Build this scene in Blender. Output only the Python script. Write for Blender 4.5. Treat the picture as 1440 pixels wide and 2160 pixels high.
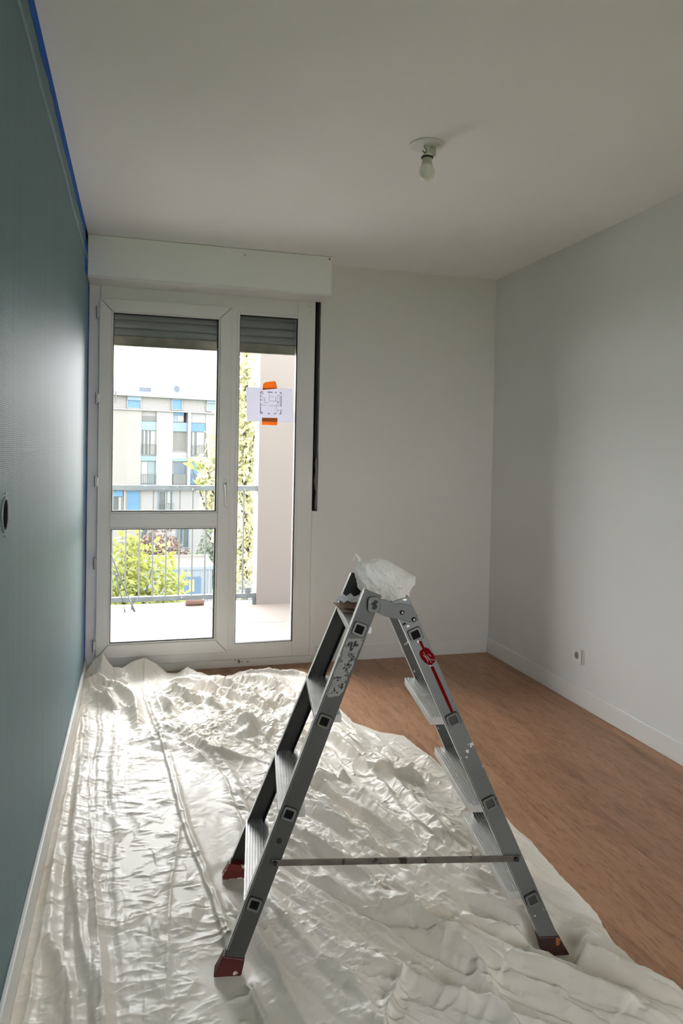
import bpy, bmesh, math, random
import numpy as np
from mathutils import Vector, Matrix

for o in list(bpy.data.objects):
    bpy.data.objects.remove(o, do_unlink=True)
SC = bpy.context.scene
COL = SC.collection
R = math.radians

# ---------------------------------------------------------------- camera
F_PX, YAW, PITCH, ROLL = 1537.16, 0.2736, 0.0212, -0.0196
CAM = Vector((0.277, 0.0, 1.3285))
cam_d = bpy.data.cameras.new('camera')
cam = bpy.data.objects.new('camera', cam_d)
COL.objects.link(cam)
fw = Vector((math.sin(YAW) * math.cos(PITCH), math.cos(YAW) * math.cos(PITCH), -math.sin(PITCH)))
rt0 = Vector((math.cos(YAW), -math.sin(YAW), 0))
dn0 = fw.cross(rt0)
rt = math.cos(ROLL) * rt0 + math.sin(ROLL) * dn0
dn = -math.sin(ROLL) * rt0 + math.cos(ROLL) * dn0
M = Matrix((rt, -dn, -fw)).transposed().to_4x4()
M.translation = CAM
cam.matrix_world = M
cam_d.sensor_fit = 'VERTICAL'
cam_d.sensor_height = 36.0
cam_d.lens = 36.0 * F_PX / 2160.0
cam_d.shift_y = -93.3 / 2160.0 * 1.0
cam_d.clip_start = 0.02
cam_d.clip_end = 500
SC.camera = cam

# ---------------------------------------------------------------- world, exposure
SKY = 2.3
EXPOSURE = 2.08
w = bpy.data.worlds.new('overcast_sky')
SC.world = w
w.use_nodes = True
bgn = w.node_tree.nodes['Background']
bgn.inputs[0].default_value = (0.975, 0.965, 0.985, 1)
bgn.inputs[1].default_value = SKY
# veiled sun behind thin cloud, beyond the block opposite: broad soft disc
SUN_EL, SUN_AZ, SUN_E, SUN_SIZE = R(24), R(-6), 4.7, R(120)
sl_ = bpy.data.lights.new('veiled_sun', 'SUN')
sl_.energy = SUN_E
sl_.angle = SUN_SIZE
sl_.color = (1.0, .975, .975)
sun = bpy.data.objects.new('veiled_sun', sl_)
COL.objects.link(sun)
sun.rotation_euler = Vector((-math.sin(SUN_AZ) * math.cos(SUN_EL), -math.cos(SUN_AZ) * math.cos(SUN_EL), -math.sin(SUN_EL))).to_track_quat('-Z', 'Y').to_euler()
sun.location = (-2, 12, 8)
SC.view_settings.view_transform = 'Standard'
SC.view_settings.look = 'None'
SC.view_settings.exposure = EXPOSURE
SC.view_settings.gamma = 1.0
SC.view_settings.use_curve_mapping = False
cy = SC.cycles
cy.use_denoising = True
cy.max_bounces = 16
cy.diffuse_bounces = 10
cy.glossy_bounces = 5
cy.transparent_max_bounces = 16
cy.transmission_bounces = 6
cy.caustics_reflective = False
cy.caustics_refractive = False
cy.sample_clamp_indirect = 20.0

# ---------------------------------------------------------------- dimensions
W, D, H = 2.575, 4.444, 2.50
YB = -1.5            # wall behind the camera
BACK = (.10, 1.66, .80, 2.25)   # added fill-light opening in the wall behind the camera: x0, x1, z0, z1
TW = 0.30            # outer wall thickness

# ---------------------------------------------------------------- materials
def s2l(c):
    return tuple(((v / 255.0) / 12.92 if v / 255.0 <= .04045 else ((v / 255.0 + .055) / 1.055) ** 2.4) for v in c)

def mat(name, col, rough=.5, metal=0.0, spec=.5, noise=0.0, nscale=8.0, stretch=(1, 1, 1), bump=0.0, bscale=60.0,
        bdist=.002, bstretch=None, transl=0.0, alpha=1.0, col2=None, spots=None, k=1.0):
    """procedural principled material: colour varied by noise, fine relief by bump"""
    m = bpy.data.materials.new(name)
    m.use_nodes = True
    nt = m.node_tree
    N, L = nt.nodes, nt.links
    b = N['Principled BSDF']
    c = tuple(v * k for v in s2l(col))
    b.inputs['Roughness'].default_value = rough
    b.inputs['Metallic'].default_value = metal
    b.inputs['Specular IOR Level'].default_value = spec
    b.inputs['Alpha'].default_value = alpha
    tc = N.new('ShaderNodeTexCoord')
    def noise_node(scale, st, detail=4):
        mp = N.new('ShaderNodeMapping')
        mp.inputs['Scale'].default_value = st
        L.new(tc.outputs['Object'], mp.inputs['Vector'])
        n = N.new('ShaderNodeTexNoise')
        n.inputs['Scale'].default_value = scale
        n.inputs['Detail'].default_value = detail
        L.new(mp.outputs[0], n.inputs['Vector'])
        return n
    n = noise_node(nscale, stretch)
    r = N.new('ShaderNodeValToRGB')
    ca = c if col2 is None else c
    cb = tuple(max(0, v * (1 - noise)) for v in c) if col2 is None else tuple(v * k for v in s2l(col2))
    r.color_ramp.elements[0].position = .3
    r.color_ramp.elements[1].position = .7
    r.color_ramp.elements[0].color = (*cb, 1)
    r.color_ramp.elements[1].color = (*ca, 1)
    L.new(n.outputs['Fac'], r.inputs['Fac'])
    out = r.outputs['Color']
    for sp in (spots or []):            # (colour, scale, threshold)
        sn = noise_node(sp[1], (1, 1, 1), 6)
        sr = N.new('ShaderNodeValToRGB')
        sr.color_ramp.elements[0].position = sp[2]
        sr.color_ramp.elements[1].position = sp[2] + .02
        sr.color_ramp.elements[0].color = (0, 0, 0, 1)
        sr.color_ramp.elements[1].color = (1, 1, 1, 1)
        L.new(sn.outputs['Fac'], sr.inputs['Fac'])
        mx = N.new('ShaderNodeMix')
        mx.data_type = 'RGBA'
        L.new(sr.outputs['Color'], mx.inputs['Factor'])
        L.new(out, mx.inputs['A'])
        mx.inputs['B'].default_value = (*s2l(sp[0]), 1)
        out = mx.outputs['Result']
    L.new(out, b.inputs['Base Color'])
    if bump > 0:
        bn = noise_node(bscale, bstretch or (1, 1, 1))
        bu = N.new('ShaderNodeBump')
        bu.inputs['Strength'].default_value = bump
        bu.inputs['Distance'].default_value = bdist
        L.new(bn.outputs['Fac'], bu.inputs['Height'])
        L.new(bu.outputs['Normal'], b.inputs['Normal'])
    if transl > 0:
        t = N.new('ShaderNodeBsdfTranslucent')
        L.new(out, t.inputs['Color'])
        ms = N.new('ShaderNodeMixShader')
        ms.inputs[0].default_value = transl
        L.new(b.outputs[0], ms.inputs[1])
        L.new(t.outputs[0], ms.inputs[2])
        L.new(ms.outputs[0], N['Material Output'].inputs['Surface'])
    return m

def glass_mat(name, tint=(1, 1, 1), refl=1.0):
    m = bpy.data.materials.new(name)
    m.use_nodes = True
    N, L = m.node_tree.nodes, m.node_tree.links
    N.remove(N['Principled BSDF'])
    t = N.new('ShaderNodeBsdfTransparent'); t.inputs[0].default_value = (*tint, 1)
    g = N.new('ShaderNodeBsdfGlossy'); g.inputs['Roughness'].default_value = 0.0
    fr = N.new('ShaderNodeFresnel'); fr.inputs[0].default_value = 1.12
    x = N.new('ShaderNodeMixShader')
    L.new(fr.outputs[0], x.inputs[0]); L.new(t.outputs[0], x.inputs[1]); L.new(g.outputs[0], x.inputs[2])
    L.new(x.outputs[0], N['Material Output'].inputs['Surface'])
    return m

MT = {}
MT['wall'] = mat('white_wall_paint', (224, 222, 218), .75, noise=.03, nscale=1.5, bump=.12, bscale=180, bdist=.001)
MT['wall_r'] = mat('white_wall_paint_right', (219, 219, 217), .7, noise=.03, nscale=1.5, bump=.22, bscale=90, bdist=.0012)
MT['ceil'] = mat('ceiling_paint', (238, 237, 235), .85, noise=.03, nscale=1.2, bump=.08, bscale=150, bdist=.001)
MT['base'] = mat('baseboard_paint', (226, 225, 222), .45, noise=.02, bump=.05, bscale=40)
MT['pvc'] = mat('window_plastic', (224, 222, 218), .38, noise=.06, nscale=3, bump=.02, bscale=30)
MT['pvc_dirty'] = mat('window_sill_plastic', (226, 222, 214), .45, noise=.12, nscale=6, spots=[((110, 100, 90), 14, .66)])
MT['box'] = mat('shutter_box_paint', (240, 239, 237), .5, noise=.03, nscale=2, bump=.05, bscale=60)
MT['gasket'] = mat('black_gasket', (26, 26, 26), .6, noise=.2)
MT['dark'] = mat('dark_gap', (22, 21, 20), .9, noise=.4, nscale=30)
MT['slat'] = mat('shutter_slat_grey', (150, 153, 150), .5, noise=.12, nscale=4, stretch=(1, 1, 20))
MT['slat_bar'] = mat('shutter_bottom_bar_grey', (140, 134, 122), .55, noise=.3, nscale=18)
MT['metal'] = mat('hinge_metal', (190, 188, 184), .35, metal=.6, noise=.1)
MT['glass'] = glass_mat('clear_window_glass', (.97, .985, .98))
MT['paper'] = mat('white_paper', (244, 243, 250), .7, noise=.02, transl=.25)
MT['ink'] = mat('grey_print', (92, 92, 104), .7, noise=.2)
MT['orange'] = mat('orange_tape', (252, 168, 22), .45, noise=.08, nscale=20, transl=.3)
MT['orange_d'] = mat('orange_tape_double', (232, 118, 10), .45, noise=.1, nscale=20, transl=.2)
MT['tape'] = mat('blue_masking_tape', (0, 92, 190), .7, spec=.2, noise=.25, nscale=10, bump=.15, bscale=90)
MT['porcelain'] = mat('white_plastic', (226, 226, 222), .35, noise=.03)
MT['bulb'] = mat('frosted_bulb', (232, 229, 220), .22, noise=.02)
MT['bulb_neck'] = mat('bulb_neck_plastic', (186, 184, 172), .4, noise=.02)
MT['socket_d'] = mat('socket_recess', (120, 117, 112), .5, noise=.1)
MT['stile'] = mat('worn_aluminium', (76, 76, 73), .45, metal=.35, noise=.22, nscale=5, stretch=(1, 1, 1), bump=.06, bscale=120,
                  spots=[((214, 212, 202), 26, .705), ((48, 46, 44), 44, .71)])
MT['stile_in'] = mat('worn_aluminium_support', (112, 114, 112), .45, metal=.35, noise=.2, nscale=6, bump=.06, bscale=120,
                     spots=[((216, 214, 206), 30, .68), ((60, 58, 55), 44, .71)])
MT['tread'] = mat('ribbed_aluminium', (208, 207, 205), .42, metal=.5, noise=.2, nscale=12, spots=[((225, 224, 218), 40, .64)])
MT['edge'] = mat('pale_edge_highlight', (232, 232, 228), .3, metal=.45, noise=.12, nscale=40)  # pale colour stands in for window light caught on the stile edges
MT['plug_b'] = mat('black_plug', (9, 9, 9), .7, spec=.15, noise=.1)
MT['plug_g'] = mat('grey_plug', (58, 60, 61), .5, noise=.1)
MT['plug_r'] = mat('plug_rim', (122, 124, 121), .4, metal=.5, noise=.2)
MT['bar'] = mat('grimy_steel_bar', (118, 112, 104), .5, metal=.5, noise=.4, nscale=25, spots=[((60, 50, 44), 40, .6)])
MT['bolt'] = mat('dark_bolt', (58, 54, 50), .4, metal=.7, noise=.2)
MT['foot'] = mat('red_rubber', (84, 12, 9), .55, noise=.35, nscale=14, spots=[((222, 214, 200), 18, .62), ((40, 24, 20), 22, .63)])
MT['foot_p'] = mat('red_rubber_painted', (124, 40, 34), .55, noise=.3, nscale=14, spots=[((228, 220, 210), 16, .47)])
MT['foot_d'] = mat('dark_red_rubber', (52, 15, 11), .55, noise=.4, nscale=14, spots=[((150, 90, 50), 24, .62)])
MT['label'] = mat('worn_label', (148, 147, 140), .6, noise=.25, nscale=30, spots=[((92, 91, 86), 60, .60)])
MT['black'] = mat('black_print', (20, 19, 18), .6, noise=.1)
MT['red'] = mat('dark_red_print', (112, 0, 6), .8, spec=.12, noise=.25, nscale=30)
MT['white_print'] = mat('pale_print', (165, 160, 156), .6, noise=.1)
MT['sand'] = mat('sandpaper_backing', (182, 150, 128), .8, noise=.2, nscale=20)
MT['plank'] = mat('dummy', (170, 120, 85), .4)

def plank_mat():
    m = bpy.data.materials.new('oak_laminate')
    m.use_nodes = True
    N, L = m.node_tree.nodes, m.node_tree.links
    b = N['Principled BSDF']
    tc = N.new('ShaderNodeTexCoord')
    oi = N.new('ShaderNodeObjectInfo')
    mp = N.new('ShaderNodeMapping'); mp.inputs['Scale'].default_value = (1, .16, 1)
    ad = N.new('ShaderNodeVectorMath'); ad.operation = 'ADD'
    sc = N.new('ShaderNodeVectorMath'); sc.operation = 'SCALE'; sc.inputs[3].default_value = 37.0
    cx = N.new('ShaderNodeCombineXYZ')
    for i in range(3): L.new(oi.outputs['Random'], cx.inputs[i])
    L.new(cx.outputs[0], sc.inputs[0])
    L.new(tc.outputs['Object'], ad.inputs[0]); L.new(sc.outputs[0], ad.inputs[1])
    L.new(ad.outputs[0], mp.inputs['Vector'])
    n1 = N.new('ShaderNodeTexNoise'); n1.inputs['Scale'].default_value = 26; n1.inputs['Detail'].default_value = 8
    n1.inputs['Roughness'].default_value = .62; n1.inputs['Distortion'].default_value = .7
    n2 = N.new('ShaderNodeTexNoise'); n2.inputs['Scale'].default_value = 7; n2.inputs['Detail'].default_value = 3; n2.inputs['Distortion'].default_value = 1.6
    n3 = N.new('ShaderNodeTexNoise'); n3.inputs['Scale'].default_value = 120; n3.inputs['Detail'].default_value = 4
    for n in (n1, n2, n3): L.new(mp.outputs[0], n.inputs['Vector'])
    r1 = N.new('ShaderNodeValToRGB')
    e = r1.color_ramp.elements
    e[0].position = .26; e[0].color = (*s2l((128, 90, 66)), 1)
    e[1].position = .72; e[1].color = (*s2l((178, 136, 107)), 1)
    k = e.new(.42); k.color = (*s2l((162, 120, 92)), 1)
    L.new(n1.outputs['Fac'], r1.inputs['Fac'])
    r2 = N.new('ShaderNodeValToRGB')
    e = r2.color_ramp.elements
    e[0].position = .32; e[0].color = (.55, .50, .46, 1)
    e[1].position = .5; e[1].color = (1, 1, 1, 1)
    L.new(n2.outputs['Fac'], r2.inputs['Fac'])
    mx = N.new('ShaderNodeMix'); mx.data_type = 'RGBA'; mx.blend_type = 'MULTIPLY'; mx.inputs['Factor'].default_value = .38
    L.new(r1.outputs[0], mx.inputs['A']); L.new(r2.outputs[0], mx.inputs['B'])
    r3 = N.new('ShaderNodeValToRGB')
    e = r3.color_ramp.elements
    e[0].position = .34; e[0].color = (.66, .62, .58, 1)
    e[1].position = .46; e[1].color = (1, 1, 1, 1)
    L.new(n3.outputs['Fac'], r3.inputs['Fac'])
    mx2 = N.new('ShaderNodeMix'); mx2.data_type = 'RGBA'; mx2.blend_type = 'MULTIPLY'; mx2.inputs['Factor'].default_value = .8
    L.new(mx.outputs['Result'], mx2.inputs['A']); L.new(r3.outputs[0], mx2.inputs['B'])
    hs = N.new('ShaderNodeHueSaturation')
    mr = N.new('ShaderNodeMapRange'); mr.inputs['To Min'].default_value = .9; mr.inputs['To Max'].default_value = 1.1
    L.new(oi.outputs['Random'], mr.inputs['Value']); L.new(mr.outputs[0], hs.inputs['Value'])
    L.new(mx2.outputs['Result'], hs.inputs['Color'])
    L.new(hs.outputs[0], b.inputs['Base Color'])
    b.inputs['Roughness'].default_value = .42
    b.inputs['Specular IOR Level'].default_value = .35
    bu = N.new('ShaderNodeBump'); bu.inputs['Strength'].default_value = .12; bu.inputs['Distance'].default_value = .001
    L.new(n3.outputs['Fac'], bu.inputs['Height']); L.new(bu.outputs[0], b.inputs['Normal'])
    return m
MT['plank'] = plank_mat()

def teal_mat():
    """satin teal wall paint with vertical roller streaks and woven wallpaper relief"""
    m = bpy.data.materials.new('teal_wall_paint')
    m.use_nodes = True
    N, L = m.node_tree.nodes, m.node_tree.links
    b = N['Principled BSDF']
    tc = N.new('ShaderNodeTexCoord')
    mp = N.new('ShaderNodeMapping'); mp.inputs['Scale'].default_value = (1, 5, .25)
    L.new(tc.outputs['Object'], mp.inputs['Vector'])
    n = N.new('ShaderNodeTexNoise'); n.inputs['Scale'].default_value = 5; n.inputs['Detail'].default_value = 5
    L.new(mp.outputs[0], n.inputs['Vector'])
    r = N.new('ShaderNodeValToRGB')
    r.color_ramp.elements[0].position = .3; r.color_ramp.elements[1].position = .7
    r.color_ramp.elements[0].color = (*s2l((70, 106, 115)), 1)
    r.color_ramp.elements[1].color = (*s2l((82, 118, 126)), 1)
    L.new(n.outputs['Fac'], r.inputs['Fac']); L.new(r.outputs[0], b.inputs['Base Color'])
    rr = N.new('ShaderNodeMapRange'); rr.inputs['To Min'].default_value = .54; rr.inputs['To Max'].default_value = .60
    L.new(n.outputs['Fac'], rr.inputs['Value']); L.new(rr.outputs[0], b.inputs['Roughness'])
    b.inputs['Specular IOR Level'].default_value = .95
    mp2 = N.new('ShaderNodeMapping'); mp2.inputs['Scale'].default_value = (1, 1, .35)
    L.new(tc.outputs['Object'], mp2.inputs['Vector'])
    n2 = N.new('ShaderNodeTexNoise'); n2.inputs['Scale'].default_value = 190; n2.inputs['Detail'].default_value = 3
    L.new(mp2.outputs[0], n2.inputs['Vector'])
    wv = N.new('ShaderNodeTexWave'); wv.bands_direction = 'Z'; wv.inputs['Scale'].default_value = 70; wv.inputs['Distortion'].default_value = 1.5
    wv.inputs['Detail'].default_value = 2
    L.new(tc.outputs['Object'], wv.inputs['Vector'])
    av = N.new('ShaderNodeMath'); av.operation = 'MULTIPLY_ADD'; av.inputs[1].default_value = .35
    L.new(wv.outputs['Fac'], av.inputs[0]); L.new(n2.outputs['Fac'], av.inputs[2])
    bu = N.new('ShaderNodeBump'); bu.inputs['Strength'].default_value = .6; bu.inputs['Distance'].default_value = .0014
    L.new(av.outputs[0], bu.inputs['Height']); L.new(bu.outputs[0], b.inputs['Normal'])
    return m
MT['teal'] = teal_mat()

def film_mat(name, col, alpha, rough, transl, bump):
    m = bpy.data.materials.new(name)
    m.use_nodes = True
    N, L = m.node_tree.nodes, m.node_tree.links
    b = N['Principled BSDF']
    tc = N.new('ShaderNodeTexCoord')
    n = N.new('ShaderNodeTexNoise'); n.inputs['Scale'].default_value = 3.0; n.inputs['Detail'].default_value = 3
    L.new(tc.outputs['Object'], n.inputs['Vector'])
    r = N.new('ShaderNodeValToRGB')
    c = s2l(col)
    r.color_ramp.elements[0].color = (c[0] * .94, c[1] * .92, c[2] * .87, 1); r.color_ramp.elements[1].color = (*c, 1)
    r.color_ramp.elements[0].position = .35; r.color_ramp.elements[1].position = .65
    L.new(n.outputs['Fac'], r.inputs['Fac']); L.new(r.outputs[0], b.inputs['Base Color'])
    b.inputs['Roughness'].default_value = rough
    b.inputs['Specular IOR Level'].default_value = .27
    n2 = N.new('ShaderNodeTexNoise'); n2.inputs['Scale'].default_value = 70; n2.inputs['Detail'].default_value = 3; n2.inputs['Distortion'].default_value = .6
    L.new(tc.outputs['Object'], n2.inputs['Vector'])
    bu = N.new('ShaderNodeBump'); bu.inputs['Strength'].default_value = bump; bu.inputs['Distance'].default_value = .003
    L.new(n2.outputs['Fac'], bu.inputs['Height']); L.new(bu.outputs[0], b.inputs['Normal'])
    t = N.new('ShaderNodeBsdfTranslucent'); L.new(r.outputs[0], t.inputs[0])
    a = N.new('ShaderNodeBsdfTransparent')
    m1 = N.new('ShaderNodeMixShader'); m1.inputs[0].default_value = transl
    m2 = N.new('ShaderNodeMixShader'); m2.inputs[0].default_value = 1 - alpha
    L.new(b.outputs[0], m1.inputs[1]); L.new(t.outputs[0], m1.inputs[2])
    L.new(m1.outputs[0], m2.inputs[1]); L.new(a.outputs[0], m2.inputs[2])
    L.new(m2.outputs[0], N['Material Output'].inputs['Surface'])
    return m
MT['film'] = film_mat('cream_plastic_sheeting', (241, 234, 226), .97, .40, .06, .05)
MT['bag'] = film_mat('thin_white_plastic', (252, 252, 252), .76, .3, .34, .6)

OUT = .26
# outdoors
MT['facade'] = mat('pale_render', (204, 198, 195), .85, noise=.04, nscale=.3, k=OUT * 1.05)
MT['facade2'] = mat('white_render', (212, 208, 212), .85, noise=.04, nscale=.3, k=OUT * .98)
MT['attic'] = mat('attic_panel', (208, 203, 202), .8, noise=.03, nscale=.4, k=OUT * .95)
MT['blue'] = mat('bright_blue_panel', (104, 158, 206), .6, noise=.12, nscale=1, k=OUT * 1.25)
MT['blue_l'] = mat('light_blue_panel', (156, 184, 208), .6, noise=.1, nscale=1, k=OUT * 1.2)
MT['pane_g'] = mat('pale_green_pane', (164, 186, 186), .3, noise=.1, nscale=1, k=OUT)
MT['pane_d'] = mat('grey_pane', (112, 120, 126), .3, noise=.25, nscale=1.2, k=OUT)
MT['pane_b'] = mat('blue_grey_pane', (116, 138, 160), .3, noise=.2, nscale=1, k=OUT)
MT['curtain'] = mat('white_curtain', (216, 216, 214), .8, noise=.05, k=OUT)
MT['curtain_g'] = mat('grey_curtain', (168, 166, 162), .8, noise=.15, nscale=2, stretch=(8, 8, .5), k=OUT)
MT['rail_far'] = mat('far_rail_metal', (136, 138, 138), .5, noise=.1, k=OUT)
MT['rail'] = mat('railing_grey_paint', (128, 136, 140), .5, noise=.25, nscale=14, spots=[((205, 205, 200), 40, .68)], k=OUT * 1.9)
MT['baluster'] = mat('baluster_grey_paint', (138, 142, 140), .5, noise=.15, nscale=14, k=OUT * 1.9)
MT['concrete'] = mat('balcony_pinkish_concrete', (196, 182, 172), .8, noise=.10, nscale=2.5, bump=.1, bscale=60, spots=[((176, 158, 148), 6, .66)], k=.27)
MT['pillar'] = mat('pillar_render', (204, 193, 187), .85, noise=.04, nscale=2, k=OUT)
MT['terracotta'] = mat('terracotta', (214, 172, 156), .8, noise=.15, k=OUT * 1.8)
MT['grass'] = mat('lawn', (128, 150, 104), .95, noise=.25, nscale=.8, k=.7)
MT['bounce_asphalt'] = mat('pale_bounce_path', (186, 182, 178), .9, noise=.1, k=1.1)
MT['leaf'] = mat('yellow_green_leaf', (216, 218, 112), .6, noise=.0, nscale=3, col2=(178, 196, 96), transl=.35, k=OUT * 1.25)
MT['leaf_y'] = mat('pale_yellow_leaf', (226, 222, 178), .6, nscale=2, col2=(212, 212, 166), transl=.45, k=OUT * 2.1)
MT['leaf_b'] = mat('reddish_brown_leaf', (160, 130, 118), .7, nscale=2, col2=(140, 118, 106), transl=.2, k=OUT * 1.4)
MT['leaf_g'] = mat('grey_green_leaf', (148, 162, 142), .7, nscale=2, col2=(164, 174, 156), transl=.2, k=OUT * 1.3)
MT['leaf_w'] = mat('white_blossom', (222, 220, 224), .7, nscale=6, col2=(150, 160, 150), transl=.2, k=OUT)
MT['bark'] = mat('bark', (120, 112, 92), .9, noise=.3, nscale=8, k=OUT)
MT['kiosk'] = mat('pale_blue_cladding', (164, 184, 198), .6, noise=.08, nscale=1, k=OUT)
MT['kiosk_door'] = mat('blue_door_paint', (92, 138, 180), .5, noise=.1, k=OUT)
MT['kiosk_roof'] = mat('tan_roofing', (206, 178, 130), .8, noise=.12, nscale=1, k=OUT)
MT['sign_y'] = mat('pale_yellow_notice', (226, 224, 160), .6, noise=.05, k=OUT)
MT['rod'] = mat('dark_grey_metal', (84, 86, 90), .45, metal=.3, noise=.2)

# ---------------------------------------------------------------- mesh helpers
class MB:
    def __init__(self):
        self.v = []; self.f = []
    def add(self, verts, faces):
        n = len(self.v)
        self.v.extend([tuple(p) for p in verts])
        self.f.extend([tuple(i + n for i in q) for q in faces])
        return self
    def box(self, x0, x1, y0, y1, z0, z1):
        v = [(x, y, z) for z in (z0, z1) for y in (y0, y1) for x in (x0, x1)]
        return self.add(v, [(0, 2, 3, 1), (4, 5, 7, 6), (0, 1, 5, 4), (1, 3, 7, 5), (3, 2, 6, 7), (2, 0, 4, 6)])
    def bar(self, a, b, w, h=None, up=(0, 0, 1)):
        a, b = Vector(a), Vector(b); h = h or w
        d = (b - a).normalized(); u = Vector(up)
        if abs(d.dot(u)) > .98: u = Vector((1, 0, 0))
        s = d.cross(u).normalized(); t = s.cross(d).normalized()
        v = [p + s * i * w / 2 + t * j * h / 2 for p in (a, b) for i, j in ((-1, -1), (1, -1), (1, 1), (-1, 1))]
        return self.add(v, [(3, 2, 1, 0), (4, 5, 6, 7)] + [(k, (k + 1) % 4, (k + 1) % 4 + 4, k + 4) for k in range(4)])
    def tube(self, pts, r, n=8, caps=True):
        pts = [Vector(p) for p in pts]
        rs = r if isinstance(r, (list, tuple)) else [r] * len(pts)
        base = len(self.v); ring = []
        for i, p in enumerate(pts):
            d = (pts[min(i + 1, len(pts) - 1)] - pts[max(i - 1, 0)]).normalized()
            u = Vector((0, 0, 1)) if abs(d.z) < .9 else Vector((0, 1, 0))
            s = d.cross(u).normalized(); t = s.cross(d).normalized()
            ring.append([p + rs[i] * (math.cos(2 * math.pi * k / n) * s + math.sin(2 * math.pi * k / n) * t) for k in range(n)])
        v = [q for rg in ring for q in rg]; f = []
        for i in range(len(pts) - 1):
            for k in range(n):
                f.append((i * n + k, i * n + (k + 1) % n, (i + 1) * n + (k + 1) % n, (i + 1) * n + k))
        if caps:
            f.append(tuple(range(n))[::-1]); f.append(tuple((len(pts) - 1) * n + k for k in range(n)))
        return self.add(v, f)
    def lathe(self, prof, c=(0, 0, 0), axis='z', n=28, caps=True):
        """profile of (radius, height) around an axis through c"""
        v = []; f = []
        for r, h in prof:
            for k in range(n):
                a = 2 * math.pi * k / n
                p = (r * math.cos(a), r * math.sin(a), h)
                if axis == 'x': p = (h, p[0], p[1])
                elif axis == 'y': p = (p[1], h, p[0])
                v.append((p[0] + c[0], p[1] + c[1], p[2] + c[2]))
        for i in range(len(prof) - 1):
            for k in range(n):
                f.append((i * n + k, i * n + (k + 1) % n, (i + 1) * n + (k + 1) % n, (i + 1) * n + k))
        if caps:
            f.append(tuple(range(n))[::-1]); f.append(tuple((len(prof) - 1) * n + k for k in range(n)))
        return self.add(v, f)
    def loft(self, rings, caps=True):
        n = len(rings[0]); v = [p for r in rings for p in r]; f = []
        for i in range(len(rings) - 1):
            for k in range(n):
                f.append((i * n + k, i * n + (k + 1) % n, (i + 1) * n + (k + 1) % n, (i + 1) * n + k))
        if caps:
            f.append(tuple(range(n))[::-1]); f.append(tuple((len(rings) - 1) * n + k for k in range(n)))
        return self.add(v, f)
    def build(self, name, m, parent=None, bevel=0.0, smooth=False, seg=2):
        me = bpy.data.meshes.new(name)
        me.from_pydata(self.v, [], self.f)
        bm = bmesh.new(); bm.from_mesh(me)
        bmesh.ops.recalc_face_normals(bm, faces=bm.faces)
        bm.to_mesh(me); bm.free()
        me.materials.append(m)
        o = bpy.data.objects.new(name, me)
        COL.objects.link(o)
        if parent: o.parent = parent
        if smooth:
            me.polygons.foreach_set('use_smooth', [True] * len(me.polygons))
        if bevel:
            b = o.modifiers.new('bevel', 'BEVEL'); b.width = bevel; b.segments = seg; b.limit_method = 'ANGLE'; b.angle_limit = R(40)
        return o

def empty(name, loc=(0, 0, 0), rz=0.0):
    o = bpy.data.objects.new(name, None)
    o.empty_display_size = .05
    COL.objects.link(o)
    o.location = loc; o.rotation_euler = (0, 0, rz)
    return o
def tag(o, label=None, cat=None, group=None, kind=None):
    if label: o['label'] = label
    if cat: o['category'] = cat
    if group: o['group'] = group
    if kind: o['kind'] = kind
    return o
def struct(o, label=None, cat=None):
    return tag(o, label, cat, kind='structure')
def rounded(x0, x1, z0, z1, r, n=4):
    pts = []
    for cx, cz, a0 in ((x1 - r, z1 - r, 0), (x0 + r, z1 - r, 90), (x0 + r, z0 + r, 180), (x1 - r, z0 + r, 270)):
        for k in range(n + 1):
            a = R(a0 + 90 * k / n); pts.append((cx + r * math.cos(a), cz + r * math.sin(a)))
    return pts

# ================================================================ ROOM SHELL
floor = struct(empty('floor'), 'oak laminate floor of long boards')
# sub-floor slab below the boards
sub = MB().box(-.02, W + .02, YB - .02, D + .02, -.20, -.010).build('subfloor', MT['dark'], floor)
rng = random.Random(4)
PWID, PLEN, T = .193, 1.285, .010
me_cache = {}
i = 0
x = 0.0
while x < W - .001:
    x1 = min(x + PWID, W)
    off = [.42, 1.05, .10, .77, .30, 1.17, .58][i % 7]
    y = YB - off
    while y < D:
        a, b = max(y, YB), min(y + PLEN, D)
        if b - a > .01:
            key = (round(x1 - x, 3), round(b - a, 3))
            if key not in me_cache:
                o = MB().box(.0003, key[0] - .0003, .0003, key[1] - .0003, -T, 0).build('plank', MT['plank'], floor)
                me_cache[key] = o
            else:
                o = me_cache[key].copy(); COL.objects.link(o)
            o.location = (x, a, 0)
        y += PLEN
    x = x1; i += 1

ceiling = struct(MB().box(-.2, W + .2, YB - .2, D + TW, H, H + .2).build('ceiling', MT['ceil']))

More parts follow.
